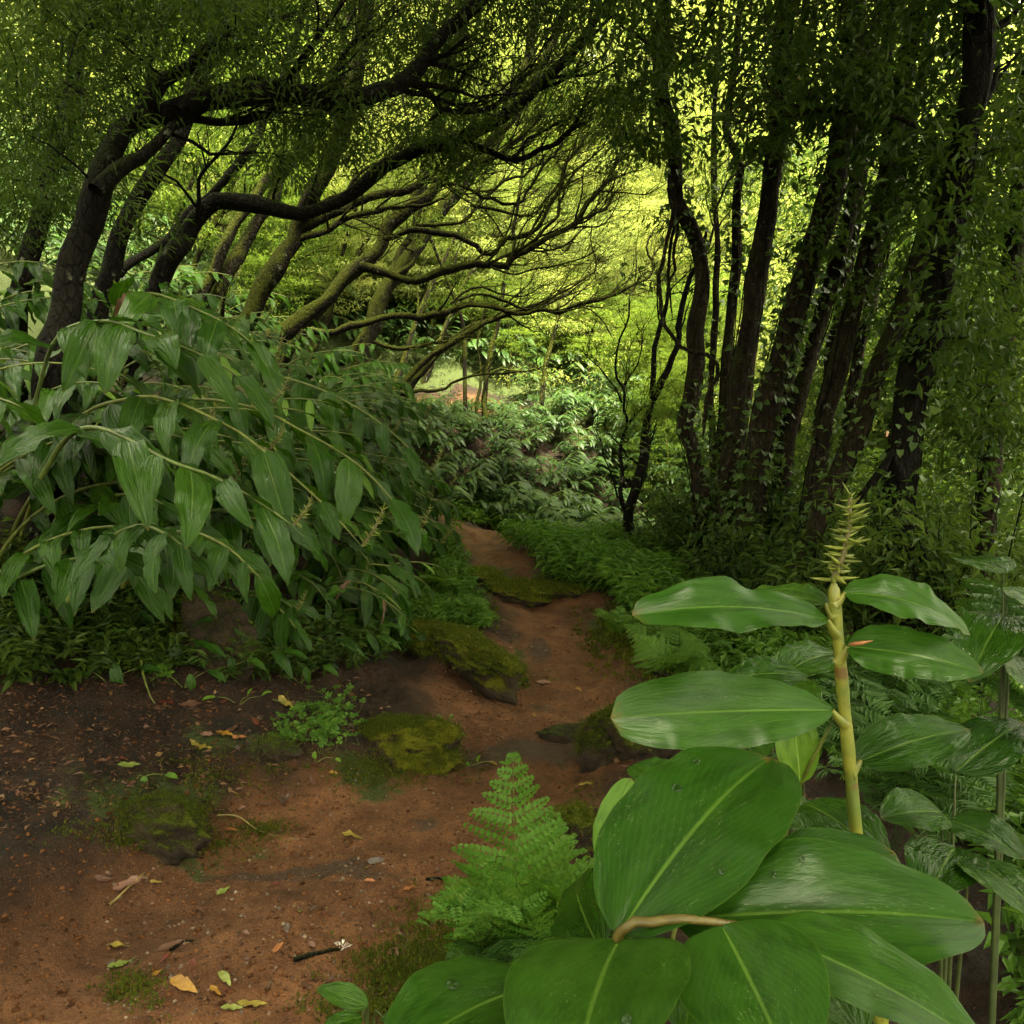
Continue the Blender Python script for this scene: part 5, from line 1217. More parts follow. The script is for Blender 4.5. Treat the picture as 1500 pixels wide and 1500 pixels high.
# shoot in the bottom right corner, seen from above
e = thing('ginger_plant', 'large low ginger shoot in the bottom right corner with broad leaves around a brown-green stem', 'ginger plant', (.16, .98, H(.16, .98)))
q = [P(905, 1374, .93), P(950, 1352, .925), P(1000, 1346, .92), P(1050, 1351, .915), P(1095, 1358, .91), P(1132, 1363, .905)]
root = [np.array([.12, 1.05, H(.12, 1.05) - .05]), np.array([.10, 1.04, .45]), np.array([.095, 1.0, .74])]
c = catmull(np.array(root + q), 60)
ms = MB(); ms.add(*tube(c, np.r_[np.linspace(.010, .008, 40), np.linspace(.008, .004, 20)], 12, .05, .3)); ms.build('stem', M['cane_brown'], e)
o1, Wa = near_leaf(e, (905, 1368, .935), (1128, 1112, 1.17), .205, (-.35, -.45, .85), droop=.55, fold=.22, wave=.014, seed=1, tip=.55, base=.55)
o2, Wb = near_leaf(e, (988, 1346, .955), (1440, 1352, .96), .175, (.02, -.36, .93), droop=.35, fold=.35, wave=.012, seed=2, tip=.6)
near_leaf(e, (1058, 1356, .905), (1165, 1580, .73), .15, (-.25, .12, 1), droop=.35, fold=.22, wave=.010, seed=3, tip=.7, base=.5)
o4, Wd_ = near_leaf(e, (1122, 1364, .895), (1450, 1540, .79), .125, (.28, -.25, .92), droop=.35, fold=.25, wave=.014, seed=4, tip=.75)
o5, We = near_leaf(e, (906, 1376, .93), (838, 1600, .70), .185, (-.12, .25, 1), droop=.45, fold=.24, wave=.010, seed=5, tip=.55, base=.42)
near_leaf(e, (1090, 1330, 1.02), (1310, 1250, 1.10), .13, (0, -.4, 1), droop=.3, fold=.2, wave=.014, seed=6, tip=.6)
near_leaf(e, (880, 1395, 1.02), (845, 1290, 1.30), .10, (-.6, -.3, .7), droop=.4, fold=.2, wave=.014, seed=7, mat='ginger')
o8, Wg = near_leaf(e, (800, 1440, .98), (570, 1560, .80), .15, (-.1, -.2, 1), droop=.5, fold=.2, wave=.012, seed=8, mat='ginger_near', tip=.6)
near_leaf(e, (1020, 1400, 1.02), (1000, 1520, .92), .12, (.3, -.1, .8), droop=.5, fold=.2, wave=.012, seed=9, mat='ginger')
near_leaf(e, (1160, 1400, 1.0), (1260, 1520, .9), .14, (.1, .1, 1), droop=.5, fold=.2, wave=.012, seed=10, mat='ginger')
near_leaf(e, (900, 1420, 1.05), (720, 1470, 1.0), .13, (-.2, -.1, 1), droop=.5, fold=.2, wave=.012, seed=12, mat='ginger')
drops += [(Wa, 16, 3), (Wa, 21, 2), (Wb, 12, 2), (We, 20, 3), (Wg, 14, 9), (Wb, 9, 3), (Wa, 9, 10), (Wd_, 14, 9)]

e = thing('ginger_shoot', 'pale upright young ginger leaves behind the big leaf beside the fern', 'ginger plant', (.17, 1.45, H(.17, 1.45)))
ms = MB(); b0 = np.array([.19, 1.45, H(.19, 1.45) - .03])
for (u, v, d) in ((882, 1250, 1.4), (935, 1160, 1.5), (1040, 1150, 1.5)):
    ms.add(*tube(catmull(np.array([b0, (b0 + P(u, v, d)) / 2 + np.array([0, 0, .05]), P(u, v, d)]), 14), np.linspace(.006, .003, 14), 6, 0, .3))
ms.build('stem', M['stalk'], e)
near_leaf(e, (880, 1262, 1.42), (925, 1140, 1.46), .062, (-.55, -.75, .3), droop=.4, fold=.35, wave=.015, seed=21, mat='ginger_young', tip=.5)
near_leaf(e, (1000, 1165, 1.42), (925, 1122, 1.55), .085, (-.1, -.3, .9), droop=.6, fold=.3, wave=.015, seed=22)
near_leaf(e, (1010, 1185, 1.38), (1092, 1108, 1.50), .085, (0, -.4, .9), droop=.5, fold=.3, wave=.015, seed=23, mat='ginger_young', tip=.45)

# tall cane carrying the seed spike
st = [(1290, 1420, 1.34), (1257, 1240, 1.3), (1246, 1130, 1.3), (1237, 1040, 1.3), (1230, 960, 1.3), (1224, 895, 1.3), (1221, 850, 1.3)]
b0 = P(1300, 1480, 1.36); b0[2] = H(b0[0], b0[1])
e = thing('ginger_plant', 'tall ginger cane on the right topped by a spiky seed head', 'ginger plant', b0)
c = catmull(np.array([b0 - [0, 0, .05]] + [P(*q) for q in st]), 90)
ms = MB(); ms.add(*tube(c, np.r_[np.linspace(.0125, .0118, 30), np.linspace(.0118, .0085, 60)] * (1 + .05 * np.sin(np.arange(90) * .9)), 14, .04, .5))
for (su, sv), (lu, lv_, ld) in [((1225, 914), (1211, 907, 1.289)), ((1223, 890), (1210, 884, 1.31)), ((1222, 872), (1238, 868, 1.30)), ((1229, 954), (1242, 946, 1.289)), ((1237, 1046), (1218, 1040, 1.289)), ((1245, 1122), (1260, 1115, 1.34))]:
    A_, B_ = P(su, sv + 14, 1.298), P(lu, lv_, ld)   # leaf sheaths clasping the cane
    ms.add(*tube(catmull(np.array([A_ + (A_ - B_) * .1, (A_ + B_) / 2 + [0, 0, -.002], B_]), 8), np.linspace(.0095, .0035, 8), 10, .05, .5, cap=False))
ms.build('stem', M['cane'], e)
core, br = spike_parts(.135, 66, .013, .035, 5, .02)
ax = norm(P(1245, 712, 1.3) - P(1221, 850, 1.3)); Fm = frame(np.array([0, 1., 0]), ax)
for mb_ in (core, br): mb_.V = [frame_to(v, Fm, P(1221, 850, 1.3), np.linalg.norm(P(1245, 725, 1.3) - P(1221, 850, 1.3)) / .135) for v in mb_.V]
sp = br.build('seed_spike', M['spike'], e)
cm = link('core', core.mesh('core', M['spike_core'], e['_o']), sp)
fl = MB(); fp = P(1248, 728, 1.28)
for k in range(3):
    fl.add(*tube(wobble(np.linspace(fp, fp + np.array([.004 * k - .004, -.003, -.018 + .006 * k]), 6), .004), [.0025, .003, .0025, .003, .002, .001], 6, .2, k / 3))
fl.build('wilted_flower', M['flower'], sp)
near_leaf(e, (1213, 908, 1.29), (926, 902, 1.17), .088, (.0, -.62, .78), droop=.55, fold=.25, wave=.022, seed=31, tip=.5, base=.7)
near_leaf(e, (1212, 884, 1.31), (1080, 876, 1.42), .075, (0, -.35, .95), droop=.5, fold=.2, wave=.02, seed=32, mat='ginger')
near_leaf(e, (1236, 868, 1.30), (1420, 930, 1.28), .085, (.1, -.5, .85), droop=.9, fold=.25, wave=.024, seed=33)
near_leaf(e, (1240, 946, 1.29), (1440, 985, 1.24), .085, (.0, -.75, .65), droop=.5, fold=.2, wave=.022, seed=34)
near_leaf(e, (1220, 1040, 1.29), (894, 1052, 1.19), .112, (.0, -.85, .55), droop=.35, fold=.2, wave=.018, seed=35, tip=.42, base=.65)
near_leaf(e, (1258, 1115, 1.34), (1420, 1070, 1.40), .10, (-.2, -.5, .8), droop=.5, fold=.2, wave=.018, seed=36, mat='ginger')
# reddish dead tip lying along one leaf
rd = MB(); rd.add(*tube(catmull(np.array([P(1243, 944, 1.275), P(1262, 942, 1.265), P(1280, 938, 1.262)]), 8), [.001, .003, .0035, .003, .003, .002, .0015, .0005], 6, .2, .5)); rd.build('dry_sheath', M['fallen_orange'], e)

e = thing('ginger_shoot', 'single yellow-green young leaf on a thin stalk leaning against the tall cane', 'ginger plant', (.42, 1.42, H(.42, 1.42)))
ms = MB(); ms.add(*tube(catmull(np.array([np.array([.42, 1.42, H(.42, 1.42) - .03]), P(1150, 1230, 1.4), P(1172, 1150, 1.35), P(1205, 1085, 1.32), P(1224, 1048, 1.31)]), 24), np.linspace(.007, .0025, 24), 8, 0, .6)); ms.build('stem', M['stalk'], e)
near_leaf(e, (1172, 1146, 1.345), (1160, 1038, 1.36), .068, (-.15, -.85, .4), droop=.45, fold=.35, wave=.015, seed=41, mat='ginger_young', tip=.42)

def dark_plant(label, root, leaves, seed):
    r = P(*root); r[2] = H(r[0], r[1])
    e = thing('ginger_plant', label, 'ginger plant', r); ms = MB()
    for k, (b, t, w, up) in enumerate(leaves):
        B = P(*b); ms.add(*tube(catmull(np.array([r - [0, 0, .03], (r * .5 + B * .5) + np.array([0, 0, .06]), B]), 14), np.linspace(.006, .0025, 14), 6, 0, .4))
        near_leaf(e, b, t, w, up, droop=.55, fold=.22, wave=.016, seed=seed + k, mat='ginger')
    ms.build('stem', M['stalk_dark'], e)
dark_plant('shaded ginger plant behind the tall cane, leaves spread low', (1180, 1200, 1.95), [((1180, 990, 1.8), (1060, 1000, 1.75), .11, (-.1, -.3, 1)), ((1150, 985, 1.85), (1230, 960, 2.0), .12, (.1, -.3, 1)), ((1090, 1060, 1.7), (1120, 1110, 1.55), .09, (-.2, -.4, .9)), ((1060, 1080, 1.8), (1120, 1040, 1.9), .10, (0, -.4, 1)), ((1120, 1010, 1.8), (1200, 1030, 1.6), .10, (0, -.3, 1))], 51)
dark_plant('low dark ginger plant just behind the bottom right leaves', (1200, 1330, 1.5), [((1180, 1175, 1.5), (1300, 1270, 1.35), .13, (.2, -.5, .9)), ((1150, 1240, 1.4), (1260, 1290, 1.25), .12, (.1, -.3, 1)), ((1130, 1215, 1.5), (1090, 1260, 1.4), .10, (-.3, -.3, 1)), ((1200, 1210, 1.55), (1120, 1180, 1.6), .09, (0, -.4, 1))], 57)
dark_plant('dark ginger plant at the right edge below the tall cane leaves', (1400, 1330, 1.5), [((1380, 1190, 1.5), (1290, 1200, 1.45), .10, (0, -.4, 1)), ((1390, 1200, 1.5), (1500, 1260, 1.4), .12, (.2, -.3, 1)), ((1400, 1130, 1.6), (1500, 1060, 1.7), .12, (0, -.4, 1)), ((1400, 1240, 1.4), (1360, 1320, 1.25), .12, (0, -.1, 1)), ((1420, 1260, 1.35), (1540, 1360, 1.2), .13, (.2, -.2, 1))], 63)
dark_plant('tall dark ginger plant outside the right-hand leaves', (1480, 1180, 1.7), [((1470, 900, 1.7), (1420, 1000, 1.55), .12, (-.3, -.5, .8)), ((1475, 860, 1.7), (1560, 930, 1.6), .12, (.3, -.4, .8)), ((1470, 840, 1.75), (1400, 820, 1.9), .11, (0, -.3, 1)), ((1478, 960, 1.7), (1540, 1050, 1.6), .12, (.3, -.4, .8))], 71)
dark_plant('small light green ginger seedling at the bottom edge of the trail', (540, 1540, 1.98), [((538, 1474, 1.95), (464, 1448, 1.98), .062, (-.1, -.3, 1)), ((530, 1490, 1.9), (470, 1512, 1.85), .06, (-.2, -.2, 1)), ((560, 1490, 1.92), (610, 1500, 1.9), .05, (.2, -.2, 1))], 77)

# drops of water on the leaves
def drop(W, i, j, r):
    p = W[i, j]; n = norm(np.cross(W[i, j + 1] - p, W[i + 1, j] - p))
    if n[2] < 0: n = -n
    return p, n
dm = MB(); a = np.linspace(0, 2 * np.pi, 12, endpoint=False)
prof = [(1, 0), (.98, .2), (.85, .42), (.55, .6), (.02, .68)]
Vd = np.array([[r_ * math.cos(t), r_ * math.sin(t) * (1.25 if k < 3 else 1), h_] for k, (r_, h_) in enumerate(prof) for t in a])
Fd = np.array([[k * 12 + j, k * 12 + (j + 1) % 12, (k + 1) * 12 + (j + 1) % 12, (k + 1) * 12 + j] for k in range(4) for j in range(12)])
drop_me = make_mesh('water_drop', Vd, Fd, M['water'])
for k, (W, i, j) in enumerate(drops):
    p, n = drop(W, i, j, 0); o = link('water_drop', drop_me)
    o.matrix_world = M4(frame(np.cross(n, [1, .3, 0]), n), p - n * .0002, [.007, .005, .0045, .006, .007, .0045, .0045, .004][k])
    tag(o, 'clear water drop lying on a big leaf at the bottom right', 'water drop', 'water drops on the bottom right leaves')

# ---------------------------------------------------------------- ferns
def frond(B, T, width, up, bow=.17, npin=16, mat='fern', parent=None, tri=1.0, npl=15, stalk=.12):
    B, T = np.asarray(B, float), np.asarray(T, float); L = np.linalg.norm(T - B); Fm = frame(T - B, np.asarray(up, float))
    n = 26; t = np.linspace(0, 1, n); width = width * 1.3; bend = rng.normal() * .10 * L
    rch = B + np.outer(t * L, Fm[:, 1]) + np.outer(np.sin(np.pi * t) * bow * L, Fm[:, 2]) + np.outer((t - t * t) * bend * 2, Fm[:, 0])
    mb = MB(); lv = Leaves(); mb.add(*tube(rch, np.linspace(.0024, .0006, n), 5, 0, .5))
    tg = norm(np.gradient(rch, axis=0))
    for k in range(npin):
        f = stalk + (1 - stalk) * (k + .5) / npin; f = f ** .93; x = f * (n - 1); i = min(int(x), n - 2); p = rch[i] + (rch[i + 1] - rch[i]) * (x - i)
        g = (f - stalk) / (1 - stalk); pl = width / 2 * (min(1, .55 + g * 2.2) * (1 - g) ** .8 * 1.12 + .01) * (.93 + .14 * rng.random())
        for s in (-1, 1):
            z = norm(np.cross(Fm[:, 0], tg[i]) + rng.normal(size=3) * .22); d = norm(Fm[:, 0] * s + tg[i] * .42 - z * .10 + rng.normal(size=3) * .03)
            m = max(4, int(npl * (pl / (width / 2)) ** .7)); tt = (np.arange(m) + .6) / m
            q = p + np.outer(tt * pl, d) - np.outer(tt ** 2 * pl * .18, z)
            mb.add(*tube(np.vstack([p, q[m // 2], q[-1]]), [.0011, .0008, .0003], 4, 0, .5))
            pd = norm(np.cross(z, d)); ln = (1 - stalk) * L / npin * .60 * np.sin(np.pi * np.clip(.30 + .66 * tt, 0, 1)) ** .8 + .0015
            for s2 in (-1, 1):
                dd = norm(pd * s2 + d * .45); lv.add(q, np.tile(dd, (m, 1)) + rng.normal(size=(m, 3)) * .06, np.tile(z, (m, 1)) + rng.normal(size=(m, 3)) * .12, ln, np.full(m, pl / m * 1.3), np.full(m, .3 + .5 * rng.random()))
    V, F, lc = small_leaves(*[np.concatenate(k) for k in lv.a], fold=.12); mb.add(V, F, lc)
    return mb.build('frond', M[mat], parent, False)
b0 = G(772, 1400); e = thing('fern', 'bright green lacy fern growing at the trail edge beside the big leaves', 'fern', b0)
bz = b0 + np.array([0, 0, .0])
for (u, v, d, w, up) in [(752, 1103, 2.30, .40, (.05, -1, .35)), (634, 1340, 2.02, .30, (-.2, -.6, .8)), (874, 1262, 2.45, .40, (.35, -.8, .5)), (690, 1240, 2.12, .27, (-.2, -.9, .4)), (745, 1245, 2.02, .24, (-.05, -.9, .5)), (838, 1330, 2.0, .32, (.3, -.6, .8)), (815, 1190, 2.5, .38, (.2, -.9, .4)), (700, 1330, 1.95, .2, (0, -.6, .8)), (655, 1285, 2.08, .26, (-.25, -.7, .6)), (612, 1352, 2.02, .22, (-.3, -.5, .8)), (888, 1318, 2.2, .28, (.3, -.6, .7)), (668, 1372, 1.92, .2, (-.1, -.4, .9))]:
    frond(bz, P(u, v, d), w, up, parent=e)
b1 = G(715, 1440); e = thing('fern', 'small dark fern in the shade under the bright fern', 'fern', b1)
for (u, v, d, w, up) in [(655, 1405, 1.95, .16, (0, -.5, 1)), (700, 1350, 2.15, .18, (0, -.7, .7)), (760, 1400, 1.95, .2, (.1, -.5, 1)), (800, 1370, 2.1, .2, (.2, -.5, .9)), (690, 1440, 1.9, .14, (-.1, -.3, 1))]:
    frond(b1, P(u, v, d), w, up, parent=e, mat='fern_dark', npin=12)
def fern_at(u, v, label, tips, mat='fern_dark', group=None, npin=15):
    b = G(u, v); e = thing('fern', label, 'fern', b, group)
    for (uu, vv, d, w) in tips: frond(b, P(uu, vv, d), w, (.1 * rng.normal(), -.5, .9), parent=e, mat=mat, npin=npin)
fern_at(1240, 1160, 'broad dark fern spreading behind the tall ginger cane', [(1120, 975, 2.4, .3), (1330, 970, 2.4, .34), (1360, 1040, 2.1, .34), (1300, 1110, 1.9, .3), (1400, 990, 2.5, .34), (1180, 1090, 2.0, .26), (1250, 950, 2.9, .3)])
fern_at(1300, 1260, 'dark fern low in the shade right of the tall cane', [(1190, 1130, 1.8, .24), (1130, 1120, 1.8, .22), (1340, 1140, 1.8, .26), (1400, 1170, 1.7, .26), (1330, 1240, 1.5, .22)])
fern_at(1430, 1080, 'dark fern at the far right among the ginger leaves', [(1350, 960, 2.4, .3), (1440, 930, 2.6, .32), (1500, 960, 2.4, .32), (1500, 1060, 2.1, .3)])
fern_at(985, 985, 'small light fern at the right rim of the path', [(930, 930, 5.2, .3), (985, 915, 5.6, .32), (1040, 950, 5.0, .3), (1000, 970, 4.7, .26), (1060, 985, 4.8, .26)], 'herb', npin=14)
for (u, v) in ((905, 935), (950, 950), (1030, 965), (1080, 985)):
    fern_at(u, v, 'little fern in the green fringe right of the path', [(u - 35, v - 35, 5.5, .2), (u + 5, v - 48, 5.8, .22), (u + 40, v - 25, 5.4, .2)], 'herb', 'little ferns fringing the path', 12)
for (u, v) in ((655, 905), (690, 915), (620, 900), (640, 870)):
    fern_at(u, v, 'little bright fern under the end of the left ginger bank', [(u - 28, v - 24, 6.3, .2), (u + 8, v - 36, 6.6, .22), (u + 34, v - 14, 6.3, .2)], 'herb', 'little ferns under the left bank', 12)

# ---------------------------------------------------------------- seedlings and clover on the left soil
def seedling(u, v, leaves, label, group=None, mat='ginger', h=.06, name='seedling'):
    b = G(u, v); e = thing(name, label, 'seedling', b, group); ms = MB()
    for k, (du, dv, L, W) in enumerate(leaves):
        top = b + np.array([du * .15, -.01, h * (.7 + .5 * rng.random())]); ms.add(*tube(catmull(np.array([b - [0, 0, .01], (b + top) / 2 + [0, 0, .01], top]), 6), np.linspace(.003, .0015, 6), 5, 0, .4))
        s = b[1] / FPX; tip = top + norm(np.array([du, -.25 * abs(du) - .1, -dv])) * L
        V, F, lc = blade(1, W / L, 7, 10, .8, .3, .02, 0, int(rng.integers(0, 99)), rng.random())
        o = link('leaf', make_mesh('seedling_leaf', frame_to(V, frame(tip - top, np.array([.1 * rng.normal(), -.35, 1.])), top - b, L), F, M[mat], lc), e)
    ms.build('stem', M['stalk'], e)
seedling(240, 968, [(-1, -.3, .17, .07), (.9, -.5, .16, .06), (.3, .9, .18, .065), (1, .2, .20, .055), (-.6, .2, .13, .05)], 'fresh ginger seedling with five leaves below the dark boulder', h=.14)
seedling(455, 975, [(-.8, -.2, .14, .06), (.4, .6, .18, .06), (1, .3, .19, .055), (.8, -.3, .15, .05), (1, .6, .16, .045)], 'ginger seedling with pale drooping leaves under the left bank', h=.16)
seedling(520, 960, [(.9, .3, .18, .05), (.5, .7, .16, .05), (-.6, 0, .12, .05), (1, -.1, .15, .05)], 'ginger seedling at the right end of the bank foot', h=.16, mat='ginger')
seedling(375, 985, [(-.5, .4, .16, .06), (.6, .6, .18, .06), (.9, 0, .15, .055), (-.2, -.5, .13, .05)], 'dark ginger seedling in the middle of the bank foot', h=.13)
seedling(160, 1000, [(.9, -.1, .13, .05), (.2, .9, .15, .055), (-.7, .2, .12, .05)], 'ginger seedling at the left edge above the bare soil', h=.09)
seedling(350, 1030, [(-.7, 0, .065, .035), (.7, -.5, .07, .03), (.3, -.8, .05, .03)], 'tiny bright two-leaved sprout alone on the bare soil', mat='ginger_young', h=.04)
seedling(575, 1075, [(-1, -.1, .09, .04), (.6, -.7, .09, .045), (.5, .5, .08, .04)], 'sprout with three leaves standing behind the yellow mossy rock', h=.05)
seedling(200, 1140, [(-.7, .1, .05, .03), (.8, .0, .06, .03), (.2, .8, .05, .03)], 'small flat yellow-green sprout on the soil near the left edge', mat='ginger_young', h=.02)
seedling(685, 1120, [(1, 0, .04, .02), (-1, 0, .04, .02), (0, .9, .04, .02), (.3, -.9, .04, .02)], 'tiny four-leaved weed beside the mossy rock on the path', mat='ginger_young', h=.02)
seedling(462, 1115, [(0, -.9, .035, .025), (.6, .2, .03, .02)], 'tiny pale sprout in the soil left of the mossy rock', mat='ginger_young', h=.02)
for (u, v) in ((195, 955), (270, 1005), (330, 990), (440, 1000), (560, 950), (170, 920), (225, 900), (300, 905), (410, 930), (480, 930)):
    seedling(u, v, [(-.8, .1, .10, .04), (.8, .3, .11, .042), (.2, .8, .1, .04), (.5, -.6, .09, .035)], 'small dark green seedling at the foot of the left bank', 'seedlings at the foot of the left bank', h=.09)
def clover(u, v, ru, rv, n, label, size=.022, hh=.04):
    b = G(u, v); e = thing('clover_patch', label, 'clover', b); lf, stm = MB(), MB()
    run = []
    for k in range(n):
        p = G(u + ru * rng.normal() * .5, v + rv * rng.normal() * .5); h_ = hh * (.5 + rng.random()); top = p + np.array([rng.normal() * .01, rng.normal() * .01, h_])
        run.append(p); stm.add(*tube(np.array([p, (p + top) / 2, top]), [.001] * 3, 4, 0, .4))
        nr = norm(np.array([0, -.3, 1.]) + rng.normal(size=3) * .3); fx = norm(np.cross(nr, [0, 1, .2])); fy = np.cross(nr, fx); rot = rng.random() * 6.28
        for q in range(3):
            an = rot + q * 2.094; dr = fx * math.cos(an) + fy * math.sin(an); sd = np.cross(nr, dr); s = size * (.7 + .5 * rng.random())
            V = np.vstack([top, top + dr * s * .5 + sd * s * .5 - nr * s * .08, top + dr * s * 1.0 + sd * s * .42, top + dr * s * .88, top + dr * s * 1.0 - sd * s * .42, top + dr * s * .5 - sd * s * .5 - nr * s * .08])
            lf.add(V, np.array([[0, 1, 2, 3], [0, 3, 4, 5]]), np.c_[np.zeros((6, 2)), np.full(6, rng.random())])
    nx_t = [run.pop()]
    while run:   # the creeping runner that joins the stems
        run.sort(key=lambda q: -np.linalg.norm(q - nx_t[-1])); nx_t.append(run.pop())
    stm.add(*tube(np.array(nx_t), [.0012] * len(nx_t), 4, 0, .4))
    stm.build('stems', M['stalk'], e); lf.build('leaves', M['herb'], e, False)
clover(475, 1062, 42, 40, 150, 'bright clover patch on the soil left of the yellow mossy rock')
clover(632, 1098, 30, 26, 60, 'little clover growing on the right flank of the yellow mossy rock', .016, .05)
clover(180, 930, 50, 50, 120, 'shaded clover under the ginger at the left edge')
clover(235, 985, 22, 16, 40, 'small clover tuft beside the five-leaved seedling')
clover(420, 1085, 18, 22, 40, 'sparse clover sprigs left of the bright clover patch', .018)
clover(730, 995, 14, 20, 60, 'green tuft hanging at the near end of the mossy ledge', .016)

# ---------------------------------------------------------------- fallen leaves, twigs, litter, grit
CN = dict(yellow='yellow', lime='yellow-green', orange='orange', brown='brown', pink='pinkish brown', gold='golden', red='dark red', grey='greyish')
def fallen(u, v, Lpx, ang, color, label, wide=.34):
    p = G(u, v); L = Lpx * p[1] / FPX * 1.15; a = R(ang)
    d = np.array([math.cos(a), math.sin(a) * 1.5, 0]); d = norm(d); 
    V, F, lc = blade(1., wide, 5, 9, 1.0 * (rng.random() - .2), .35, .06, .9 * (rng.random() - .5), int(rng.integers(0, 999)), rng.random())
    nrm = norm(np.array([.25 * rng.normal(), -.2 + .25 * rng.normal(), 1.])); q = frame_to(V, frame(d, nrm), p, L)
    q = q - q.mean(0) + p + [0, 0, .006 + max(0, -(q - q.mean(0))[:, 2].min() * .7)]
    hz = height(q[:, 0], q[:, 1]); q[:, 2] = np.maximum(q[:, 2], hz + .003)
    q -= p
    o = link('fallen_leaf', make_mesh('fallen_leaf', q, F, M['fallen_' + color], lc)); o.location = p
    return tag(o, label, 'fallen leaf', 'fallen leaves on the trail')
FL = [(180, 1412, 38, 15, 'lime', 'yellow-green fallen leaf near the left edge at the bottom of the trail'), (232, 1428, 22, 60, 'gold', 'small golden fallen leaf right of the yellow-green one at the bottom left'),
      (330, 1438, 34, -35, 'lime', 'pale yellow-green fallen leaf lying alone at the bottom of the trail'), (408, 1392, 26, 70, 'orange', 'slim orange fallen leaf standing out on the bare earth at the bottom'),
      (542, 1293, 15, 0, 'orange', 'round orange fallen leaf on the bare earth'), (603, 1307, 24, 25, 'orange', 'orange and yellow curled leaf at the right of the bare earth'), (340, 1220, 16, 0, 'orange', 'orange-pink scrap of leaf below the left mossy rock'),
      (190, 1297, 44, 40, 'pink', 'large pinkish brown leaf at the left edge'), (155, 1290, 26, 10, 'brown', 'brown leaf cut by the left edge beside the pinkish one'), (281, 1224, 16, 60, 'pink', 'small pink curled leaf by the left mossy rock'), (262, 1230, 32, 10, 'brown', 'dull brown leaf tucked under the left mossy rock'),
      (420, 1363, 24, -60, 'grey', 'dark grey shrivelled leaf above the slim orange one'), (460, 1335, 16, 60, 'grey', 'thin greyish leaf on the bare earth'), (442, 1338, 11, 20, 'lime', 'scrap of green leaf on the bare earth'), (328, 1308, 24, 50, 'lime', 'narrow green-yellow leaf on the bare earth at the left'),
      (230, 1295, 18, 5, 'yellow', 'dull yellow leaf fragment left on the bare earth'), (552, 1265, 26, 15, 'grey', 'grey curled leaf upon the bare earth'), (541, 1272, 14, 40, 'gold', 'small gold leaf touching the grey curled one'), (517, 1228, 34, -15, 'yellow', 'thin pale yellow leaf strip in the middle of the trail'),
      (418, 1175, 26, 80, 'grey', 'greyish upright curled leaf near the middle left'), (428, 1185, 11, 10, 'lime', 'lime scrap of leaf beside the greyish curled leaf'), (446, 1180, 8, 70, 'gold', 'tiny golden scrap beside the lime one'), (296, 1098, 34, -10, 'yellow', 'yellow fallen leaf on the dark soil at the left'),
      (330, 1078, 30, -15, 'gold', 'split golden leaf on the dark soil'), (352, 1082, 20, 10, 'orange', 'orange-brown leaf touching the split golden leaf'), (348, 1100, 20, -50, 'grey', 'pale grey-green leaf on the dark soil'), (155, 1118, 24, 30, 'pink', 'pink-brown leaf at the left edge of the dark soil'), (190, 1125, 30, 5, 'lime', 'long thin green leaf on the soil near the left edge'),
      (282, 1035, 30, 25, 'brown', 'reddish brown leaf below the dark boulder'), (330, 1028, 24, 80, 'red', 'dark red curled leaf beside the tiny sprout'), (375, 1060, 24, -50, 'red', 'dark red leaf hanging over a soil step'), (245, 1030, 22, 5, 'red', 'red-brown leaf near the yellow stalk'), (420, 1035, 30, -25, 'yellow', 'curved pale yellow stalk-like leaf on the dark soil'),
      (230, 985, 20, 0, 'red', 'dull red leaf among the clover at the left edge'), (488, 1133, 14, -5, 'gold', 'small straw-coloured leaf below the clover patch'), (723, 1118, 17, -40, 'gold', 'buff leaf by the tip of the fern'), (798, 1002, 22, -10, 'pink', 'pale pinkish leaf on the path below the ledge'), (765, 1005, 14, 0, 'pink', 'small pale leaf on the path beside the ledge'),
      (848, 1012, 14, -50, 'gold', 'straw leaf on the path near the dark boulder'), (780, 1032, 10, 60, 'gold', 'tiny straw leaf in the middle of the path'), (783, 1050, 12, -60, 'gold', 'narrow straw leaf above the bedrock slab'), (764, 1040, 14, 0, 'orange', 'orange-brown leaf on the path above the bedrock slab'), (860, 1150, 24, 15, 'yellow', 'yellow dry leaf right of the fern tip'),
      (956, 1008, 10, 80, 'pink', 'pale leaf at the right rim of the path'), (1135, 1118, 22, 5, 'gold', 'golden dead leaf in the shade under the ginger leaves at right'), (1112, 1132, 30, 30, 'red', 'dark red dead leaf in the shade under the ginger leaves at right'), (862, 1225, 16, 35, 'orange', 'orange leaf beside the pale ginger shoot'), (270, 1450, 50, -20, 'gold', 'big brownish golden leaf at the bottom left corner'),
      (316, 1455, 26, -30, 'gold', 'narrow golden leaf next to the big golden one'), (370, 1475, 40, 5, 'yellow', 'long dull yellow leaf at the bottom edge'), (175, 1390, 36, 0, 'yellow', 'pale straw-like strip at the left edge'), (250, 1390, 40, 40, 'brown', 'thin dark brown leaf strip near the bottom left'), (340, 1480, 30, 0, 'lime', 'olive leaf at the bottom edge of the trail')]
for f in FL: fallen(*f)
for k in range(46):   # smaller unremarkable ones
    u, v = 150 + 560 * rng.random(), 1010 + 480 * rng.random()
    fallen(u, v, 9 + 12 * rng.random(), 360 * rng.random(), ['brown', 'grey', 'red', 'pink', 'brown'][k % 5], 'small dull brown or grey dead leaf scattered on the trail soil', .4)
    bpy.context.scene.collection.objects[-1]['group'] = 'small dull dead leaves'
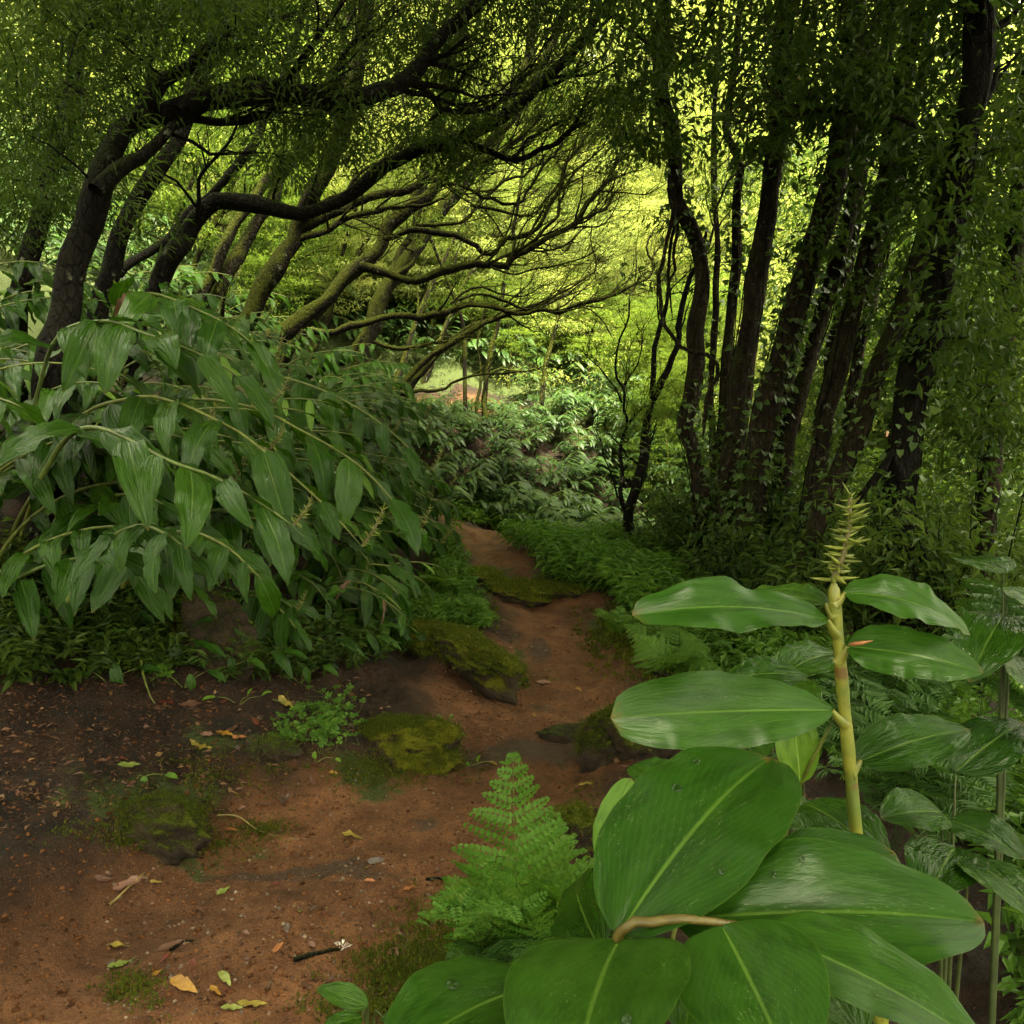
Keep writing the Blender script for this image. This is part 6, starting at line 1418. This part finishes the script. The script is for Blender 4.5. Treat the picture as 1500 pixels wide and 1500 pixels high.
# stalk and twigs
def twig(pts, r, mat, label, name='twig'):
    q = np.array([G(u, v) + [0, 0, .006 + h] for (u, v, h) in pts]); o = MB(); c = wobble(catmull(q, 16), .008); o.add(*tube(c, np.linspace(r, r * .5, 16), 6, .12, .5))
    b = c[0]; ob = link(name, o.mesh(name, M[mat], b)); ob.location = b; return tag(ob, label, 'twig')
twig([(208, 1000, .10), (216, 1022, .03), (228, 1034, 0)], .006, 'stalk', 'yellow broken ginger stalk leaning out of the left bank', 'broken_stalk')
twig([(400, 1025, 0), (430, 1035, .01), (450, 1042, 0)], .004, 'stalk', 'pale yellow stalk lying on the dark soil', 'broken_stalk')
twig([(318, 1198, 0), (350, 1206, .02), (385, 1222, .0), (440, 1232, 0)], .004, 'stalk_brown', 'thin curved root crossing the soil right of the left mossy rock')
twig([(664, 980, 0), (690, 992, .01), (704, 1000, 0)], .006, 'stalk_brown', 'pale twig lying below the mossy ledge')
twig([(624, 1290, 0), (645, 1293, .01), (662, 1290, 0)], .006, 'bark_dark', 'black twig at the right side of the bare earth')
twig([(430, 1408, 0), (465, 1400, .005), (500, 1395, 0)], .008, 'bark_dark', 'dark twig at the edge of the step in the trail')
twig([(160, 1325, 0), (190, 1305, .01), (212, 1280, 0)], .005, 'stalk_brown', 'thin twig over the pinkish leaf at the left edge')
twig([(250, 1395, 0), (268, 1382, 0), (285, 1378, 0)], .006, 'bark_dark', 'short dark twig in the bare earth near the bottom left')
twig([(950, 985, 0), (975, 1000, .03), (1000, 1008, 0)], .01, 'bark_dark', 'dark root sticking out of the bank right of the path')
# white lichen scrap on the trail
p = G(500, 1391); lw = MB()
for k in range(26):
    a_ = rng.random() * 6.28; q = p + np.array([math.cos(a_) * .022 * rng.random(), math.sin(a_) * .022 * rng.random(), .008]); dd = norm(np.array([math.cos(a_), math.sin(a_), .4 * rng.random()]))
    lw.add(*tube(np.array([q, q + dd * .008 + [0, 0, .003], q + dd * .016]), [.0012, .0012, .0005], 4, 0, rng.random()))
M['white'] = plain_mat('pale_lichen', [(.42, .38, .36), (.55, .5, .48)], .8)
o = link('lichen_scrap', lw.mesh('lichen_scrap', M['white'], p)); o.location = p; tag(o, 'small white frilly lichen scrap lying on the bare earth near the bottom', 'lichen')
# litter and grit
lt = Leaves()
def litter(poly, n, L0, L1):
    pp = poly_samples(poly, n); k = len(pp); a_ = rng.random(k) * 6.28
    lt.add(pp + np.c_[np.zeros((k, 2)), .003 + .006 * rng.random(k)], np.stack([np.cos(a_), np.sin(a_), .25 * rng.normal(size=k)], -1), np.array([0, 0, 1.]) + rng.normal(size=(k, 3)) * .4, L0 + (L1 - L0) * rng.random(k) ** 2, (L0 + (L1 - L0) * rng.random(k) ** 2) * .5, rng.random(k))
litter([(-80, 1000), (150, 990), (330, 1000), (540, 980), (590, 1020), (540, 1060), (420, 1130), (330, 1190), (250, 1160), (-80, 1250)], 1900, .006, .05)
litter([(150, 1200), (500, 1080), (700, 1080), (650, 1300), (560, 1480), (-60, 1500)], 1900, .004, .016)
litter([(560, 1480), (540, 1410), (650, 1340), (780, 1440), (760, 1500)], 500, .006, .03)
litter([(600, 940), (730, 900), (900, 950), (960, 1030), (860, 1090), (640, 1080)], 600, .005, .03)
litter([(900, 1100), (1180, 1050), (1200, 1200), (900, 1250)], 500, .01, .05)
V, F, lc = small_leaves(*[np.concatenate(k) for k in lt.a]); o = link('leaf_litter', make_mesh('leaf_litter', V, F, M['litter'], lc, False)); tag(o, kind='stuff')
oc = np.array([[1, 0, 0], [-1, 0, 0], [0, 1, 0], [0, -1, 0], [0, 0, 1], [0, 0, -1]], float); of = np.array([[0, 2, 4], [2, 1, 4], [1, 3, 4], [3, 0, 4], [2, 0, 5], [1, 2, 5], [3, 1, 5], [0, 3, 5]])
gb = MB()
pp = np.vstack([poly_samples([(150, 1220), (600, 1090), (720, 1060), (700, 1250), (580, 1480), (150, 1500)], 2600), poly_samples([(620, 1080), (640, 980), (740, 900), (900, 930), (940, 1010), (860, 1090)], 2000)])
pp2 = np.vstack([poly_samples([(-40, 1230), (600, 1090), (720, 1060), (700, 1250), (580, 1480), (-40, 1500)], 1500), poly_samples([(620, 1080), (640, 980), (740, 900), (900, 930), (940, 1010), (860, 1090)], 700), poly_samples([(0, 1000), (540, 990), (540, 1080), (0, 1250)], 700)])
cb = MB()
for p in pp2:
    s = .003 + .010 * rng.random() ** 3
    cb.add(oc * s * (.6 + .8 * rng.random((6, 1))) * np.array([1, 1, .6]) + p + [0, 0, s * .1], of, np.c_[np.zeros((6, 2)), np.full(6, rng.random())])
M['crumb'] = plain_mat('soil_crumb', [(.030, .0115, .004), (.075, .030, .011), (.12, .05, .019)], .9, .1)
tag(link('soil_crumbs', cb.mesh('soil_crumbs', M['crumb'])), kind='stuff')
for p in pp:
    s = .0016 + .009 * rng.random() ** 6
    gb.add(oc * s * (.6 + .8 * rng.random((6, 1))) * np.array([1, 1, .7]) + p + [0, 0, s * .2], of, np.c_[np.zeros((6, 2)), np.full(6, rng.random())])
o = link('grit', gb.mesh('grit', M['grit'])); tag(o, kind='stuff')
for o in list(bpy.data.objects):
    if '_o' in o: del o['_o']
# ---------------------------------------------------------------- the air in the valley
def haze(dens):
    lo, hi = np.array([-118, -66, GZ.min() - 1.]), np.array([118, 128, 0])
    top = max((o.matrix_world @ Vector(c))[2] for o in bpy.data.objects if o.type == 'MESH' and o.parent is None for c in o.bound_box)
    hi[2] = max(top, GZ.max() + 16) + 1
    c = np.array([[x, y, z] for x in (lo[0], hi[0]) for y in (lo[1], hi[1]) for z in (lo[2], hi[2])])
    f = [[0, 1, 3, 2], [4, 6, 7, 5], [0, 4, 5, 1], [2, 3, 7, 6], [0, 2, 6, 4], [1, 5, 7, 3]]
    m = bpy.data.materials.new('haze'); m.use_nodes = True; t = m.node_tree; t.nodes.clear()
    v = t.nodes.new('ShaderNodeVolumePrincipled'); v.inputs['Density'].default_value = dens; v.inputs['Color'].default_value = (.95, .97, .82, 1); v.inputs['Anisotropy'].default_value = .3
    o_ = t.nodes.new('ShaderNodeOutputMaterial'); t.links.new(v.outputs[0], o_.inputs['Volume'])
    tag(link('haze', make_mesh('haze', c, np.array(f), m, None, False)), kind='stuff')
if HAZE: haze(HAZE)
